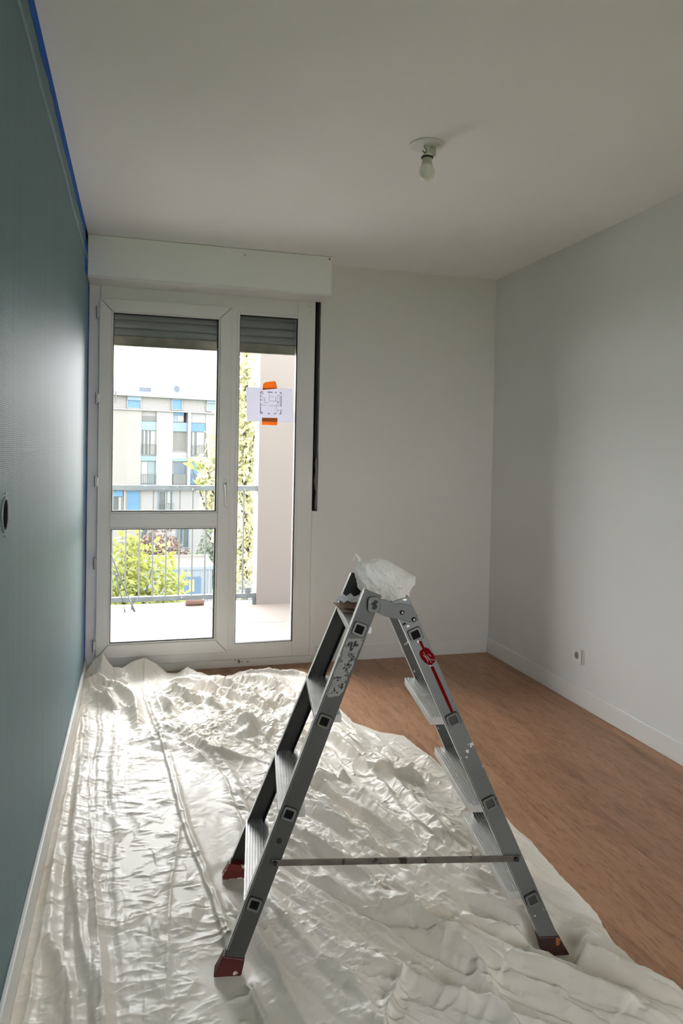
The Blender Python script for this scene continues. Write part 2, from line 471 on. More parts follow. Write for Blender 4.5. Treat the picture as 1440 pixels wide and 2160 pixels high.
# left wall with a round hole for an open electrical box
def wall_with_hole():
    bm = bmesh.new()
    hy, hz, hr = 1.727, 1.178, .034
    out = [bm.verts.new((0, a, b)) for a, b in ((YB - .2, 0), (D, 0), (D, H), (YB - .2, H))]
    es = [bm.edges.new((out[k], out[(k + 1) % 4])) for k in range(4)]
    n = 24
    ci = [bm.verts.new((0, hy + hr * math.cos(2 * math.pi * k / n), hz + hr * math.sin(2 * math.pi * k / n))) for k in range(n)]
    es += [bm.edges.new((ci[k], ci[(k + 1) % n])) for k in range(n)]
    bmesh.ops.triangle_fill(bm, use_beauty=True, use_dissolve=False, edges=es)
    bmesh.ops.recalc_face_normals(bm, faces=bm.faces)
    r = bmesh.ops.extrude_face_region(bm, geom=list(bm.faces))
    for v in [g for g in r['geom'] if isinstance(g, bmesh.types.BMVert)]:
        v.co.x -= .2
    bmesh.ops.recalc_face_normals(bm, faces=bm.faces)
    me = bpy.data.meshes.new('wall_left'); bm.to_mesh(me); bm.free()
    me.materials.append(MT['teal'])
    o = bpy.data.objects.new('wall_left', me); COL.objects.link(o)
    return o
wl = struct(wall_with_hole(), 'satin teal painted wall')
# thin raised paint edge of the wall covering, a hand below the ceiling
mb = MB(); pts = []
for k in range(90):
    yy = YB + (D - YB) * k / 89
    pts.append((.0005, yy, 2.352 + .004 * math.sin(yy * 5.1) + .003 * math.sin(yy * 13)))
mb.tube(pts, .0055, 6)
mb.build('paint_ridge', mat('pale_teal_ridge', (118, 146, 150), .6, noise=.15, nscale=20), wl, smooth=True)
mb = MB().box(0, .012, YB, D - .0, 0, .098)
bl = struct(mb.build('baseboard_left', MT['base'], bevel=.003))
struct(MB().box(W, W + .2, YB - .2, D, 0, H).build('wall_right', MT['wall_r']))
struct(MB().box(W - .012, W, YB, D - .012, 0, .098).build('baseboard_right', MT['base'], bevel=.0035))
# the wall behind the photographer gets an added glazed opening for fill daylight
BX0, BX1, BZ0, BZ1 = BACK
mb = MB().box(-.2, BX0, YB - .2, YB, 0, H).box(BX1, W + .2, YB - .2, YB, 0, H)
mb.box(BX0, BX1, YB - .2, YB, BZ1, H).box(BX0, BX1, YB - .2, YB, -.02, BZ0)
struct(mb.build('wall_back', MT['wall']))
win_fill = struct(empty('window_fill', (0, YB - .06, 0)), 'added glazed double window for fill light behind the photographer')
for xa, xb in ((BX0, (BX0 + BX1) / 2 + .02), ((BX0 + BX1) / 2 - .02, BX1)):
    mb = MB().box(xa, xa + .05, -.03, .03, BZ0, BZ1).box(xb - .05, xb, -.03, .03, BZ0, BZ1)
    mb.box(xa + .05, xb - .05, -.03, .03, BZ0, BZ0 + .05).box(xa + .05, xb - .05, -.03, .03, BZ1 - .05, BZ1)
    fr_ = mb.build('fill_window_frame', MT['pvc'], win_fill)
    MB().box(xa + .045, xb - .045, -.004, .004, BZ0 + .045, BZ1 - .045).build('pane', MT['glass'], fr_)
struct(MB().box(.012, W - .012, YB, YB + .012, 0, .098).build('baseboard_back', MT['base'], bevel=.003))
OX1 = 1.372          # right side of the window opening
mb = MB().box(OX1, W + .2, D, D + TW, -.2, H)
mb.box(-.2, OX1, D, D + TW, 2.32, H)
mb.box(-.2, .0, D, D + TW, -.2, 2.32)
mb.box(.0, OX1, D, D + TW, -.2, .0)
struct(mb.build('wall_far', MT['wall']))
struct(MB().box(OX1 + .004, W - .012, D - .012, D, 0, .098).build('baseboard_far', MT['base'], bevel=.003))
# lower part of the gap beside the frame is filled and painted
struct(MB().box(1.337, OX1, D + .001, D + .10, .0, .955).build('trim_1', MT['wall']))
struct(MB().box(1.337, OX1, D + .05, D + .10, .955, 2.32).build('trim_2', MT['dark']))
struct(MB().box(.0, 1.36, D - .004, D + .12, .0, .047).build('trim_3', MT['pvc_dirty'], bevel=.003))

# ---------------------------------------------------------------- window
win = struct(empty('window_1', (0, D, 0)), 'white plastic balcony door with fixed side pane')
def frame(x0, x1, z0, z1, wl_, wr_, wb_, wt_, y0, y1):
    mb = MB()
    mb.box(x0, x0 + wl_, y0, y1, z0, z1)
    mb.box(x1 - wr_, x1, y0, y1, z0, z1)
    mb.box(x0 + wl_, x1 - wr_, y0, y1, z0, z0 + wb_)
    mb.box(x0 + wl_, x1 - wr_, y0, y1, z1 - wt_, z1)
    return mb
def mitre_frame(x0, x1, z0, z1, wl_, wr_, wb_, wt_, y0, y1, gap=.0012):
    """four mitred profiles with hairline joints"""
    ix0, ix1, iz0, iz1 = x0 + wl_, x1 - wr_, z0 + wb_, z1 - wt_
    g = gap
    P = [[(x0, z0 + g), (ix0, iz0 + g), (ix0, iz1 - g), (x0, z1 - g)],
         [(x1, z0 + g), (ix1, iz0 + g), (ix1, iz1 - g), (x1, z1 - g)],
         [(x0 + g, z0), (x1 - g, z0), (ix1 - g, iz0), (ix0 + g, iz0)],
         [(x0 + g, z1), (x1 - g, z1), (ix1 - g, iz1), (ix0 + g, iz1)]]
    out = []
    for p in P:
        mb = MB(); n = 4
        mb.loft([[(a, y0, b) for a, b in p], [(a, y1, b) for a, b in p]])
        out.append(mb)
    return out
of = frame(.0, 1.337, .047, 2.31, .062, .112, .085, .15, 0, .07).build('outer_frame', MT['pvc'], win, bevel=.004)
MB().box(.815, .862, -.002, .07, .109, 2.185).build('mullion', MT['pvc'], win, bevel=.006)
# raised beading around the fixed pane
frame(.850, 1.238, .128, 2.166, .018, .014, .016, .016, -.006, .02).build('glazing_bead', MT['pvc'], win, bevel=.003)
frame(.866, 1.226, .142, 2.152, .004, .008, .005, .006, -.0045, .021).build('gasket', MT['gasket'], win)
MB().box(.863, 1.230, .024, .032, .138, 2.156).build('pane', MT['glass'], win)
# opening sash
sash = empty('sash', (0, -.022, 0)); sash.parent = win
for mb in mitre_frame(.058, .820, .100, 2.190, .068, .072, .078, .070, 0, .06):
    mb.build('sash_profile', MT['pvc'], sash, bevel=.004)
MB().box(.126, .748, 0.002, .06, .866, .949).build('glazing_bar', MT['pvc'], sash, bevel=.004)
for za, zb in ((.178, .866), (.949, 2.120)):
    frame(.126, .748, za, zb, .010, .010, .010, .010, .004, .04).build('glazing_bead', MT['pvc'], sash, bevel=.003)
    frame(.135, .739, za + .009, zb - .009, .005, .008, .006, .005, .008, .04).build('gasket', MT['gasket'], sash)
    MB().box(.136, .738, .040, .048, za + .010, zb - .010).build('pane', MT['glass'], sash)
# handle
mb = MB().lathe([(.001, 0), (.013, 0), (.013, -.010), (.011, -.014), (.001, -.014)], (.790, -.0, 1.118), 'y', 20)
mb.box(.780, .800, -.008, 0, 1.075, 1.155)
mb.tube([(.790, -.012, 1.122), (.790, -.040, 1.122), (.791, -.050, 1.116), (.793, -.053, 1.09), (.796, -.052, 1.04), (.798, -.047, .992), (.798, -.044, .985)], [.009, .009, .0095, .0095, .009, .008, .005], 10)
mb.build('handle', MT['porcelain'], sash, bevel=.002, smooth=True)
for k, z in enumerate((2.105, 1.613, 1.133, .660, .180)):
    mb = MB().lathe([(.001, -.034), (.0075, -.033), (.0075, .008), (.0062, .010), (.0075, .012), (.0075, .033), (.001, .034)], (.050, -.010, z), 'z', 14)
    mb.box(.050, .064, -.006, -.002, z - .022, z + .022)
    h = mb.build('hinge', MT['metal'] if k != 4 else MT['metal'], sash, smooth=False)
# small screw caps in the top right corner of the frame
for dx, dz, r in ((1.290, 2.232, .006), (1.306, 2.228, .008), (1.308, 2.206, .007), (1.306, 2.186, .005)):
    MB().lathe([(.0005, 0), (r, 0), (r * .8, -.004), (.0005, -.004)], (dx, 0.0, dz), 'y', 14).build('screw_cap', MT['pvc_dirty'], win, smooth=False)

# ---------------------------------------------------------------- roller shutter and its box
sh = tag(empty('roller_shutter', (0, D + .135, 1.94)), 'grey slatted roller shutter hanging rolled up behind the top of the window', 'shutter')
first = None
for k in range(6):
    z0 = .057 + k * .0492
    prof = [(0, .000), (.004, .002), (.0085, .008), (.011, .018), (.012, .027), (.011, .036), (.0085, .044), (.004, .0495), (0, .0505)]
    if first is None:
        mb = MB()
        rings = []
        for xx in (.01, 1.325):
            rings.append([(xx, -d, h) for d, h in prof] + [(xx, .004, .0505), (xx, .004, 0)])
        mb.loft(rings)
        for zz in (.014, .021, .028, .035, .041):
            mb.box(.012, 1.323, -.0128, -.0105, zz, zz + .0016)
        first = o = mb.build('slat', MT['slat'], sh)
    else:
        o = first.copy(); COL.objects.link(o)
    o.location = (0, 0, z0)
mb = MB().box(.01, 1.325, -.013, .006, .004, .056).box(.01, 1.325, -.017, .006, 0, .008).box(.01, 1.325, -.016, .0, .052, .060)
mb.build('bottom_bar', MT['slat_bar'], sh, bevel=.002)
struct(MB().box(-.0, .03, D + .11, D + .16, 0, 2.29).box(1.30, 1.335, D + .11, D + .16, 0, 2.29).build('trim_4', MT['slat']))

bx = tag(empty('roller_shutter_box', (0, D, 2.262)), 'long white box of the roller shutter under the ceiling above the window', 'shutter box')
mb = MB().box(.002, 1.388, -.188, -.178, .012, .236).box(1.378, 1.388, -.178, -.002, .012, .236).box(.002, 1.378, -.178, -.002, .012, .030)
mb.build('casing', MT['box'], bx, bevel=.003)
mb = MB().box(.002, 1.392, -.194, -.004, 0, .013)
mb.build('bottom_panel', MT['base'], bx, bevel=.003)
MB().box(.53, .825, -.199, -.1942, -.003, .014).build('cover_strip', MT['base'], bx, bevel=.0015)
MB().lathe([(.0005, 0), (.005, 0), (.004, -.003), (.0005, -.003)], (1.372, -.188, .222), 'y', 12).build('screw', MT['bolt'], bx)
MB().lathe([(.0005, 0), (.003, 0), (.003, -.002), (.0005, -.002)], (.865, -.188, .200), 'y', 10).build('screw', MT['bolt'], bx)

# strap and rod running down the gap to the right of the window
st = tag(empty('shutter_strap', (1.357, D, .965)), 'dark shutter strap in the narrow gap at the right edge of the window', 'strap')
mb = MB(); rg = random.Random(3); z = .32
while z < 1.30:
    l = rg.uniform(.10, .26); e = min(z + l, 1.315)
    mb.box(-.004 + rg.uniform(-.001, .001), .008 + rg.uniform(-.001, .002), .022, .026, z, e - .003); z = e
mb.build('strap_band', MT['gasket'], st)
mb = MB().box(-.010, .013, .006, .03, 1.299, 1.319)
mb.build('strap_guide', MT['gasket'], st, bevel=.002)
mb = MB().tube([(.004, .004, .33), (.001, -.002, .29), (.003, -.004, .24), (-.001, -.004, .18), (.002, -.003, .12)], [.006, .010, .008, .011, .005], 8)
mb.tube([(.001, -.003, .11), (-.001, -.003, .05), (0, -.002, .002)], .0035, 6)
mb.build('strap_end', MT['socket_d'], st, smooth=True)

# ---------------------------------------------------------------- blue tape
rg = random.Random(8)
def tape_strip(name, parent, horizontal, a0, a1, e0, e1, jag, n, loc_fn):
    rings = []
    for k in range(n + 1):
        t = a0 + (a1 - a0) * k / n
        j = e0 + rg.uniform(-jag, jag) + jag * math.sin(t * 9)
        rings.append(loc_fn(t, j, e1))
    mb = MB().loft(rings)
    return mb
tp = tag(empty('masking_tape', (0, D, H)), 'blue masking tape along the top and far end of the teal wall', 'tape')
f1 = lambda t, a, b: [(.0006, t, a), (.0016, t, a), (.0016, t, b), (.0006, t, b)]
tape_strip('t', tp, True, YB - D + .02, -.19, -.058, -.0015, .005, 110, f1).build('ceiling_strip', MT['tape'], tp)
f2 = lambda t, a, b: [(.0006, a, t), (.0016, a, t), (.0016, b, t), (.0006, b, t)]
tape_strip('t', tp, False, -.235, -.004, -.36, -.191, .006, 20, f2).build('upper_strip', MT['tape'], tp)
tape_strip('t', tp, False, -2.40, -.25, -.075, -.0015, .006, 60, f2).build('corner_strip', MT['tape'], tp)

# ---------------------------------------------------------------- ceiling lamp, sockets
lamp = tag(empty('ceiling_lamp', (1.318, 2.60, H)), 'bare frosted bulb hanging from a white rose on the ceiling', 'lamp')
MB().lathe([(.001, 0), (.062, 0), (.066, -.002), (.064, -.006), (.050, -.009), (.001, -.0095)], n=40).build('ceiling_rose', MT['porcelain'], lamp, smooth=True)
mb = MB(); pts = []
for k in range(15):
    a = R(200 - 270 * k / 14); pts.append((-.012 + .007 * math.cos(a), 0, -.0255 + .007 * math.sin(a)))
pts2 = []
for k in range(13):
    a = R(90 + 210 * k / 12 - 30); pts2.append((-.012 - .000 + .007 * math.cos(a), 0, -.011 + .006 * math.sin(a)))
hook = [(-.008, 0, -.008), (-.014, 0, -.010), (-.0165, 0, -.014), (-.014, 0, -.018), (-.009, 0, -.021), (-.0065, 0, -.027), (-.008, 0, -.034), (-.013, 0, -.038), (-.0185, 0, -.035), (-.0205, 0, -.029)]
mb.tube([(a, b - .012, c) for a, b, c in hook], .0021, 8)
mb.build('hook', MT['socket_d'], lamp, smooth=True)
mb = MB().tube([(0.004, 0, -.006), (.006, 0, -.022), (.002, 0, -.036)], [.011, .010, .013], 12)
mb.build('cable_stem', MT['porcelain'], lamp, smooth=True)
MB().box(.009, .033, -.013, .013, -.042, -.012).build('terminal_block', MT['bulb_neck'], lamp, bevel=.003)
MB().lathe([(.001, -.034), (.015, -.034), (.018, -.040), (.0205, -.044), (.0205, -.047), (.001, -.047)], (.001, 0, 0), n=24).build('lamp_holder', MT['porcelain'], lamp, smooth=False)
MB().lathe([(.001, -.047), (.0215, -.047), (.0225, -.049), (.0225, -.052), (.021, -.053), (.001, -.053)], (.001, 0, 0), n=24).build('holder_ring', MT['gasket'], lamp)
MB().lathe([(.001, -.053), (.0185, -.053), (.0190, -.062), (.0200, -.072), (.0215, -.078), (.001, -.078)], (.001, 0, 0), n=28).build('bulb_neck', MT['bulb_neck'], lamp, smooth=False)
prof = [(.0212, -.078), (.0235, -.083), (.0268, -.089), (.0292, -.096), (.0302, -.104), (.0300, -.111), (.0282, -.119), (.0250, -.126), (.0200, -.132), (.0140, -.1362), (.0070, -.1385), (.0008, -.139)]
MB().lathe(prof, (.001, 0, 0), n=32).build('bulb', MT['bulb'], lamp, smooth=True)

so = tag(empty('wall_socket', (W, 3.402, .263)), 'square white power socket low on the right wall', 'socket')
pl = MB()
rr = rounded(-.040, .040, -.040, .040, .004)
pl.loft([[(0 - .0005, a, b) for a, b in rr], [(-.009, a, b) for a, b in rr], [(-.011, a * .97, b * .97) for a, b in rr]])
pl.build('cover_plate', MT['porcelain'], so)
MB().lathe([(.022, -.0112), (.0215, -.0135), (.0195, -.0135), (.0185, -.0112), (.022, -.0112)], (0, 0, 0), 'x', 28, False).build('socket_ring', MT['porcelain'], so, smooth=True)
MB().lathe([(.001, -.0112), (.0185, -.0112), (.0183, -.0118), (.001, -.0118)], (0, 0, 0), 'x', 28).build('socket_well', MT['socket_d'], so)
for dz in (-.007, .007):
    MB().lathe([(.001, -.0118), (.0024, -.0118), (.0024, -.0122), (.001, -.0122)], (0, dz, -.002), 'x', 10).build('socket_hole', MT['dark'], so)
MB().tube([(-.0118, 0, .008), (-.020, 0, .008)], .0022, 8).build('earth_pin', MT['metal'], so)
MB().box(-.006, -.0005, -.0465, -.0405, -.037, .037).build('side_gap', MT['dark'], so)
MB().box(-.010, -.0005, -.0495, -.0468, -.040, .040).build('back_plate_edge', MT['porcelain'], so, bevel=.001)

eb = tag(empty('electrical_box', (0, 1.727, 1.178)), 'open round electrical box without cover in the teal wall', 'electrical box')
n = 24
mb = MB().lathe([(.0335, .0015), (.0335, -.042), (.001, -.042), (.001, -.044), (.0338, -.044), (.0338, .0012), (.0335, .0015)], (0, 0, 0), 'x', n, False)
mb.build('box_cup', MT['dark'], eb)
MB().lathe([(.0335, .0), (.0345, .0035), (.0385, .0035), (.040, .0006), (.0345, .0004), (.0335, .0)], (0, 0, 0), 'x', n, False).build('box_rim', mat('teal_grey_rim', (128, 142, 146), .5, noise=.3, nscale=40), eb)
mb = MB().lathe([(.0015, .0006), (.003, .003), (.0015, .004)], (0, 0, .046), 'x', 10).lathe([(.0015, .0006), (.003, .003), (.0015, .004)], (0, 0, -.047), 'x', 10)
tag(mb.build('rim_screws', MT['metal'], eb), kind='stuff')

# ---------------------------------------------------------------- paper plan taped to the fixed pane
pp = tag(empty('floor_plan_sheet', (1.062, D - .0, 1.615)), 'white sheet with a printed floor plan stuck on the fixed pane', 'paper')
mb = MB()
v = [(-.150, .019, .101), (.139, .019, .103), (.150, .019, -.106), (-.139, .019, -.107)]
mb.loft([[(a, .0185, c) for a, b, c in v], [(a, .0200, c) for a, b, c in v]])
mb.build('sheet', MT['paper'], pp)
mb = MB()
def ln(x0, z0, x1, z1, t=.0022):
    mb.bar((x0, .0181, z0), (x1, .0181, z1), t, .0006, up=(0, 1, 0))
# outer walls drawn as broken thick lines, inner partitions thinner
X0, X1, Z0, Z1 = -.058, .070, -.056, .076
for a, b in ((X0, X0 + .012), (-.016, .016), (.030, .040), (.060, X1)): ln(a, Z1, b, Z1, .0045)
for a, b in ((X0, X0 + .016), (-.012, 0), (.026, .038), (.060, X1)): ln(a, Z0, b, Z0, .0045)
for a, b in ((Z1 - .012, Z1), (.044, .058), (.020, .034), (-.010, .010), (Z0, -.012)): ln(X0, a, X0, b, .004)
ln(X1, Z0, X1, -.030, .004); ln(X1, -.010, X1, .056, .004); ln(X1, .066, X1, Z1, .004)
for q in ((-.004, .076, -.004, .022), (-.004, .022, .040, .022), (.046, .060, .046, -.008), (.046, .058, .068, .058), (.034, .050, .034, .022),
          (-.058, .040, -.034, .040), (-.034, .040, -.034, .026), (-.058, .026, -.030, .026), (-.030, .026, -.030, .010), (-.058, -.004, -.020, -.004),
          (-.040, .010, -.006, .010), (.000, -.006, .068, -.006), (.040, -.006, .040, -.030), (.040, -.044, .040, -.056), (.060, .056, .060, .0), (-.004, .050, .024, .050)):
    ln(*q, t=.0014)
for q in ((.052, .016), (.050, -.034), (-.046, .066), (-.050, -.048)):
    mb.box(q[0] - .003, q[0] + .003, .0179, .0184, q[1] - .003, q[1] + .003)
tag(mb.build('printed_plan', MT['ink'], pp), kind='stuff')
def tape_piece(name, pts, m, y, label, loc):
    o = tag(MB().loft([[(a, -.0003, c) for a, c in pts], [(a, .0003, c) for a, c in pts]]).build(name, m), label, 'tape', 'orange tape strips holding the paper sheet')
    o.location = loc
    return o
t1 = tape_piece('orange_tape', [(-.045, -.022), (.044, -.010), (.044, .000), (.034, .032), (.028, .036), (-.030, .026), (-.044, .012)], MT['orange'], 0,
           'curled orange tape strip at the top edge of the paper sheet', (1.060, D + .0172, 1.725))
MB().loft([[(-.0455, -.0008, -.0225), (.0442, -.0008, -.0105), (.0442, -.0008, -.0025), (-.0455, -.0008, -.0130)], [(-.0455, -.0004, -.0225), (.0442, -.0004, -.0105), (.0442, -.0004, -.0025), (-.0455, -.0004, -.0130)]]).build('tape_overlap', MT['orange_d'], t1)
MB().loft([[(.0442, -.0008, -.0025), (.0442, -.0008, .000), (.0342, -.0008, .032), (.028, -.0008, .036), (.034, -.0008, .016)], [(.0442, -.0004, -.0025), (.0442, -.0004, .000), (.0342, -.0004, .032), (.028, -.0004, .036), (.034, -.0004, .016)]]).build('tape_fold', MT['orange_d'], t1)
t2 = tape_piece('orange_tape', [(-.048, -.022), (.048, -.022), (.049, .0235), (-.048, .0225)], MT['orange'], 0,
           'straight orange tape strip at the bottom edge of the paper sheet', (1.062, D + .0172, 1.510))
MB().loft([[(-.0475, -.0008, 0), (.0485, -.0008, 0), (.0488, -.0008, .023), (-.0478, -.0008, .0225)], [(-.0475, -.0004, 0), (.0485, -.0004, 0), (.0488, -.0004, .023), (-.0478, -.0004, .0225)]]).build('tape_overlap', MT['orange_d'], t2)

# ================================================================ STEPLADDER
LZ = .004
LO, LA = (0.9787, 1.9616, LZ), R(-9)
lad = tag(empty('stepladder', LO, LA), 'worn aluminium double-sided stepladder with red feet standing open on the plastic sheeting', 'ladder')
xcl = lambda z: -.4383 + .3834 * z        # centre line of the left flight's stiles
xcr = lambda z: .4282 - .4576 * z         # centre line of the right flight's stiles
yst = lambda z: .2243 - .0826 * z         # half distance between outer webs

def stile(xc, sgn, z0, z1a, z1b, hw, m, open_dir=1):
    """C channel: web outside, two flanges turned inwards"""
    fl, t = .024, .0032
    sec = [(-hw, 0), (hw, 0), (hw, fl), (hw - t, fl), (hw - t, t), (-hw + t, t), (-hw + t, fl), (-hw, fl)]
    def ring(za, zb):
        out = []
        for dx, dy in sec:
            z = za + (zb - za) * (dx + hw) / (2 * hw)
            out.append((xc(z) + dx * 1.0, sgn * (yst(z) - dy), z))
        return out
    o = MB().loft([ring(z0, z0), ring(z1a, z1b)]).build('stile', m, lad, bevel=.0012)
    # pale strip along the left flange, a painted highlight of the window
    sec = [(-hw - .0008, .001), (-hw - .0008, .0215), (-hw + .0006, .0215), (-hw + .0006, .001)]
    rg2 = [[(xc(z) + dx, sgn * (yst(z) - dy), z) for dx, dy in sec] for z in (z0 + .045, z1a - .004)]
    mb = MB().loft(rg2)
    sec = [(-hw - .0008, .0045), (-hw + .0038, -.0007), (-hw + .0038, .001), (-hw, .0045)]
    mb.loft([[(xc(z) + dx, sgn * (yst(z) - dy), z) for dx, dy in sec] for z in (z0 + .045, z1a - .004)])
    tag(mb.build('edge_highlight', MT['edge'], o), kind='stuff')
    return o
def foot(xc, sgn, m, hw=.029):
    fl = .030
    rings = []
    sl = (xc(.06) - xc(.01)) / .05
    for z, e, dz in ((.004, .006, 0), (.030, .002, 0), (.052, .0, -.010 if sl > 0 else .0)):
        pts = []
        for dx, dy in ((-hw - e, -.003 - e * .5), (hw + e, -.003 - e * .5), (hw + e, fl + e), (-hw - e, fl + e)):
            zz = z + (dz if dx > 0 else 0)
            pts.append((xc(zz) + dx, sgn * (yst(zz) - dy), zz))
        rings.append(pts)
    return MB().loft(rings).build('foot', m, lad, bevel=.003)
def tread(xc, zt, side, w0, w1, name='tread'):
    """ribbed hollow step between the two stiles; side -1 = left flight"""
    x0, x1 = xc(zt) + w0, xc(zt) + w1
    yy = yst(zt) - .0034
    mb = MB().box(x0, x1, -yy, yy, zt - .022, zt - .004)
    n = 9
    for k in range(n):
        a = x0 + (x1 - x0) * (k + .12) / n; b = x0 + (x1 - x0) * (k + .62) / n
        mb.box(a, b, -yy, yy, zt - .004, zt)
    return mb.build(name, MT['tread'], lad)
def square_ring(cx, cz, r, ri, y0, y1, n=3):
    o = rounded(cx - r, cx + r, cz - r, cz + r, r * .35, n); i_ = rounded(cx - ri, cx + ri, cz - ri, cz + ri, ri * .25, n)
    mb = MB(); N_ = len(o)
    v = [(a, y0, b) for a, b in o] + [(a, y1, b) for a, b in o] + [(a, y1, b) for a, b in i_] + [(a, y0, b) for a, b in i_]
    f = []
    for s in range(4):
        for k in range(N_):
            p, q = s * N_, ((s + 1) % 4) * N_
            f.append((p + k, p + (k + 1) % N_, q + (k + 1) % N_, q + k))
    return mb.add(v, f)
def rot_xz(mb, cx, cz, ang):
    c, s = math.cos(ang), math.sin(ang)
    mb.v = [(cx + (x - cx) * c - (z - cz) * s, y, cz + (x - cx) * s + (z - cz) * c) for x, y, z in mb.v]
    return mb
def plug(xc, z, sgn, m, ang, dx=0):
    cx = xc(z) + dx; y = sgn * (yst(z))
    mb = rot_xz(square_ring(cx, z, .0165, .0112, y + sgn * .0045, y - sgn * .001), cx, z, ang)
    rim = mb.build('step_plug', MT['plug_r'], lad)
    g = rot_xz(square_ring(cx, z, .0185, .0162, y + sgn * .0012, y - sgn * .001), cx, z, ang); g.build('seam', MT['bolt'], rim)
    c = rot_xz(MB().loft([[(a, y + sgn * .0018, b) for a, b in rounded(cx - .0114, cx + .0114, z - .0114, z + .0114, .002)],
                          [(a, y - sgn * .001, b) for a, b in rounded(cx - .0114, cx + .0114, z - .0114, z + .0114, .002)]]), cx, z, ang)
    c.build('plug_centre', m, rim)

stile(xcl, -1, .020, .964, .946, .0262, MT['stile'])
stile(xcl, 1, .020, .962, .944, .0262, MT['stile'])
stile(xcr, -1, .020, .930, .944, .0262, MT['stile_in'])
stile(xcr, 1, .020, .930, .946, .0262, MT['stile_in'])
for z in (.183, .403, .640, .868):
    tread(xcl, z, -1, -.031, .039 if z < .8 else .030)
for z in (.170, .398, .628):
    tread(xcr, z, 1, -.057, .024)
for z in (.173, .393, .624, .859):
    plug(xcl, z, -1, MT['plug_b'], R(-21)); plug(xcl, z, 1, MT['plug_b'], R(-21))
for z, m in ((.149, 'plug_g'), (.401, 'plug_g'), (.620, 'plug_g'), (.844, 'plug_b')):
    plug(xcr, z, -1, MT[m], R(24)); plug(xcr, z, 1, MT[m], R(24))
foot(xcl, -1, MT['foot']); foot(xcl, 1, MT['foot_p']); foot(xcr, -1, MT['foot_d']); foot(xcr, 1, MT['foot_d'])
# flat locking bar across the two flights on the near side, with its bolts
yb = -.2085
mb = MB().add([(x, y, z) for y in (yb, yb + .0035) for x, z in ((-.333, .2675), (.324, .2485), (.327, .2655), (-.330, .2835))],
              [(0, 1, 2, 3), (7, 6, 5, 4), (0, 4, 5, 1), (1, 5, 6, 2), (2, 6, 7, 3), (3, 7, 4, 0)])
lb = mb.build('locking_bar', MT['bar'], lad, bevel=.0008)
for x, z in ((-.322, .2755), (.315, .2570)):
    MB().lathe([(.001, -.006), (.0052, -.005), (.0068, -.001), (.0068, .006), (.001, .006)], (x, yb, z), 'y', 14).build('bolt', MT['bolt'], lb, smooth=False)
MB().lathe([(.001, -.0012), (.0068, -.001), (.0068, .002), (.001, .002)], (-.3115, -yst(.326), .326), 'y', 16).build('rivet_hole', MT['bolt'], lad)
# hinge on both sides: rounded plate on the left stile, arm to the right stile
for sgn in (-1, 1):
    y0, y1, y2 = sgn * .1535, sgn * .1575, sgn * .1615
    arm = [(-.070, .906), (-.041, .893), (.004, .884), (.036, .874), (.0475, .882), (.046, .895), (.030, .921), (.004, .928), (-.012, .925), (-.040, .937), (-.070, .942)]
    hp = MB().loft([[(a, y0, b) for a, b in arm], [(a, y1, b) for a, b in arm]])  .build('hinge_arm', MT['stile_in'], lad, bevel=.001)
    rr = rounded(-.0885, -.0545, .904, .9455, .010)
    MB().loft([[(a, y0, b) for a, b in rr], [(a, y2, b) for a, b in rr]]).build('hinge_plate', MT['stile_in'], hp, bevel=.0015)
    wear = [(-.078, .915), (-.070, .912), (-.063, .918), (-.066, .927), (-.061, .934), (-.070, .938), (-.075, .932), (-.080, .929), (-.076, .922)]
    MB().loft([[(a, y2 - sgn * .0002, b) for a, b in wear], [(a, y2 + sgn * .0005, b) for a, b in wear]]).build('worn_patch', MT['black'], hp)
    for x, z, r in ((.004, .9035, .0062), (.036, .885, .0062), (.012, .872, .004)):
        yy = y1
        MB().lathe([(.001, sgn * .0045), (r * .55, sgn * .0045), (r, sgn * .001), (r, -sgn * .002), (.001, -sgn * .002)], (x, yy, z), 'y', 14).build('rivet', MT['bolt'], hp)
        MB().lathe([(.001, sgn * .006), (r * .42, sgn * .0055), (r * .42, sgn * .003), (.001, sgn * .003)], (x, yy, z), 'y', 12).build('rivet_head', MT['metal'], hp)
# prints on the near stiles
def on_stile(xc, poly, off, m, name, parent=lad):
    """thin print lying on the near web: poly of (offset from centre line, z)"""
    a = [(xc(z) + d, -yst(z) - off, z) for d, z in poly]
    b = [(xc(z) + d, -yst(z) + .0004, z) for d, z in poly]
    return MB().loft([a, b]).build(name, m, parent)
lab = on_stile(xcl, [(-.021, .835), (.022, .835), (.022, .815), (.019, .800), (.021, .760), (.017, .74), (.021, .70), (.014, .688), (-.012, .684), (-.020, .692), (-.018, .72), (-.022, .75), (-.019, .79), (-.022, .81)], .0004, MT['label'], 'worn_label')
MARK = [[(-.017, .822), (-.011, .828), (-.008, .818), (-.013, .812)], [(-.009, .829), (-.003, .824), (-.001, .812), (-.007, .809)], [(-.001, .827), (.006, .829), (.007, .815), (.001, .811)],
        [(.006, .822), (.013, .820), (.015, .815), (.007, .814)], [(-.006, .812), (.004, .810), (.002, .803), (-.004, .802)], [(-.018, .818), (-.021, .816), (-.017, .812)]]
mb = MB()
for poly in MARK:
    mb.loft([[(xcl(z) + d, -yst(z) - .0007, z) for d, z in poly], [(xcl(z) + d, -yst(z) + .0003, z) for d, z in poly]])
tag(mb.build('printed_mark', MT['black'], lad), kind='stuff')
rg = random.Random(21)
mb = MB()
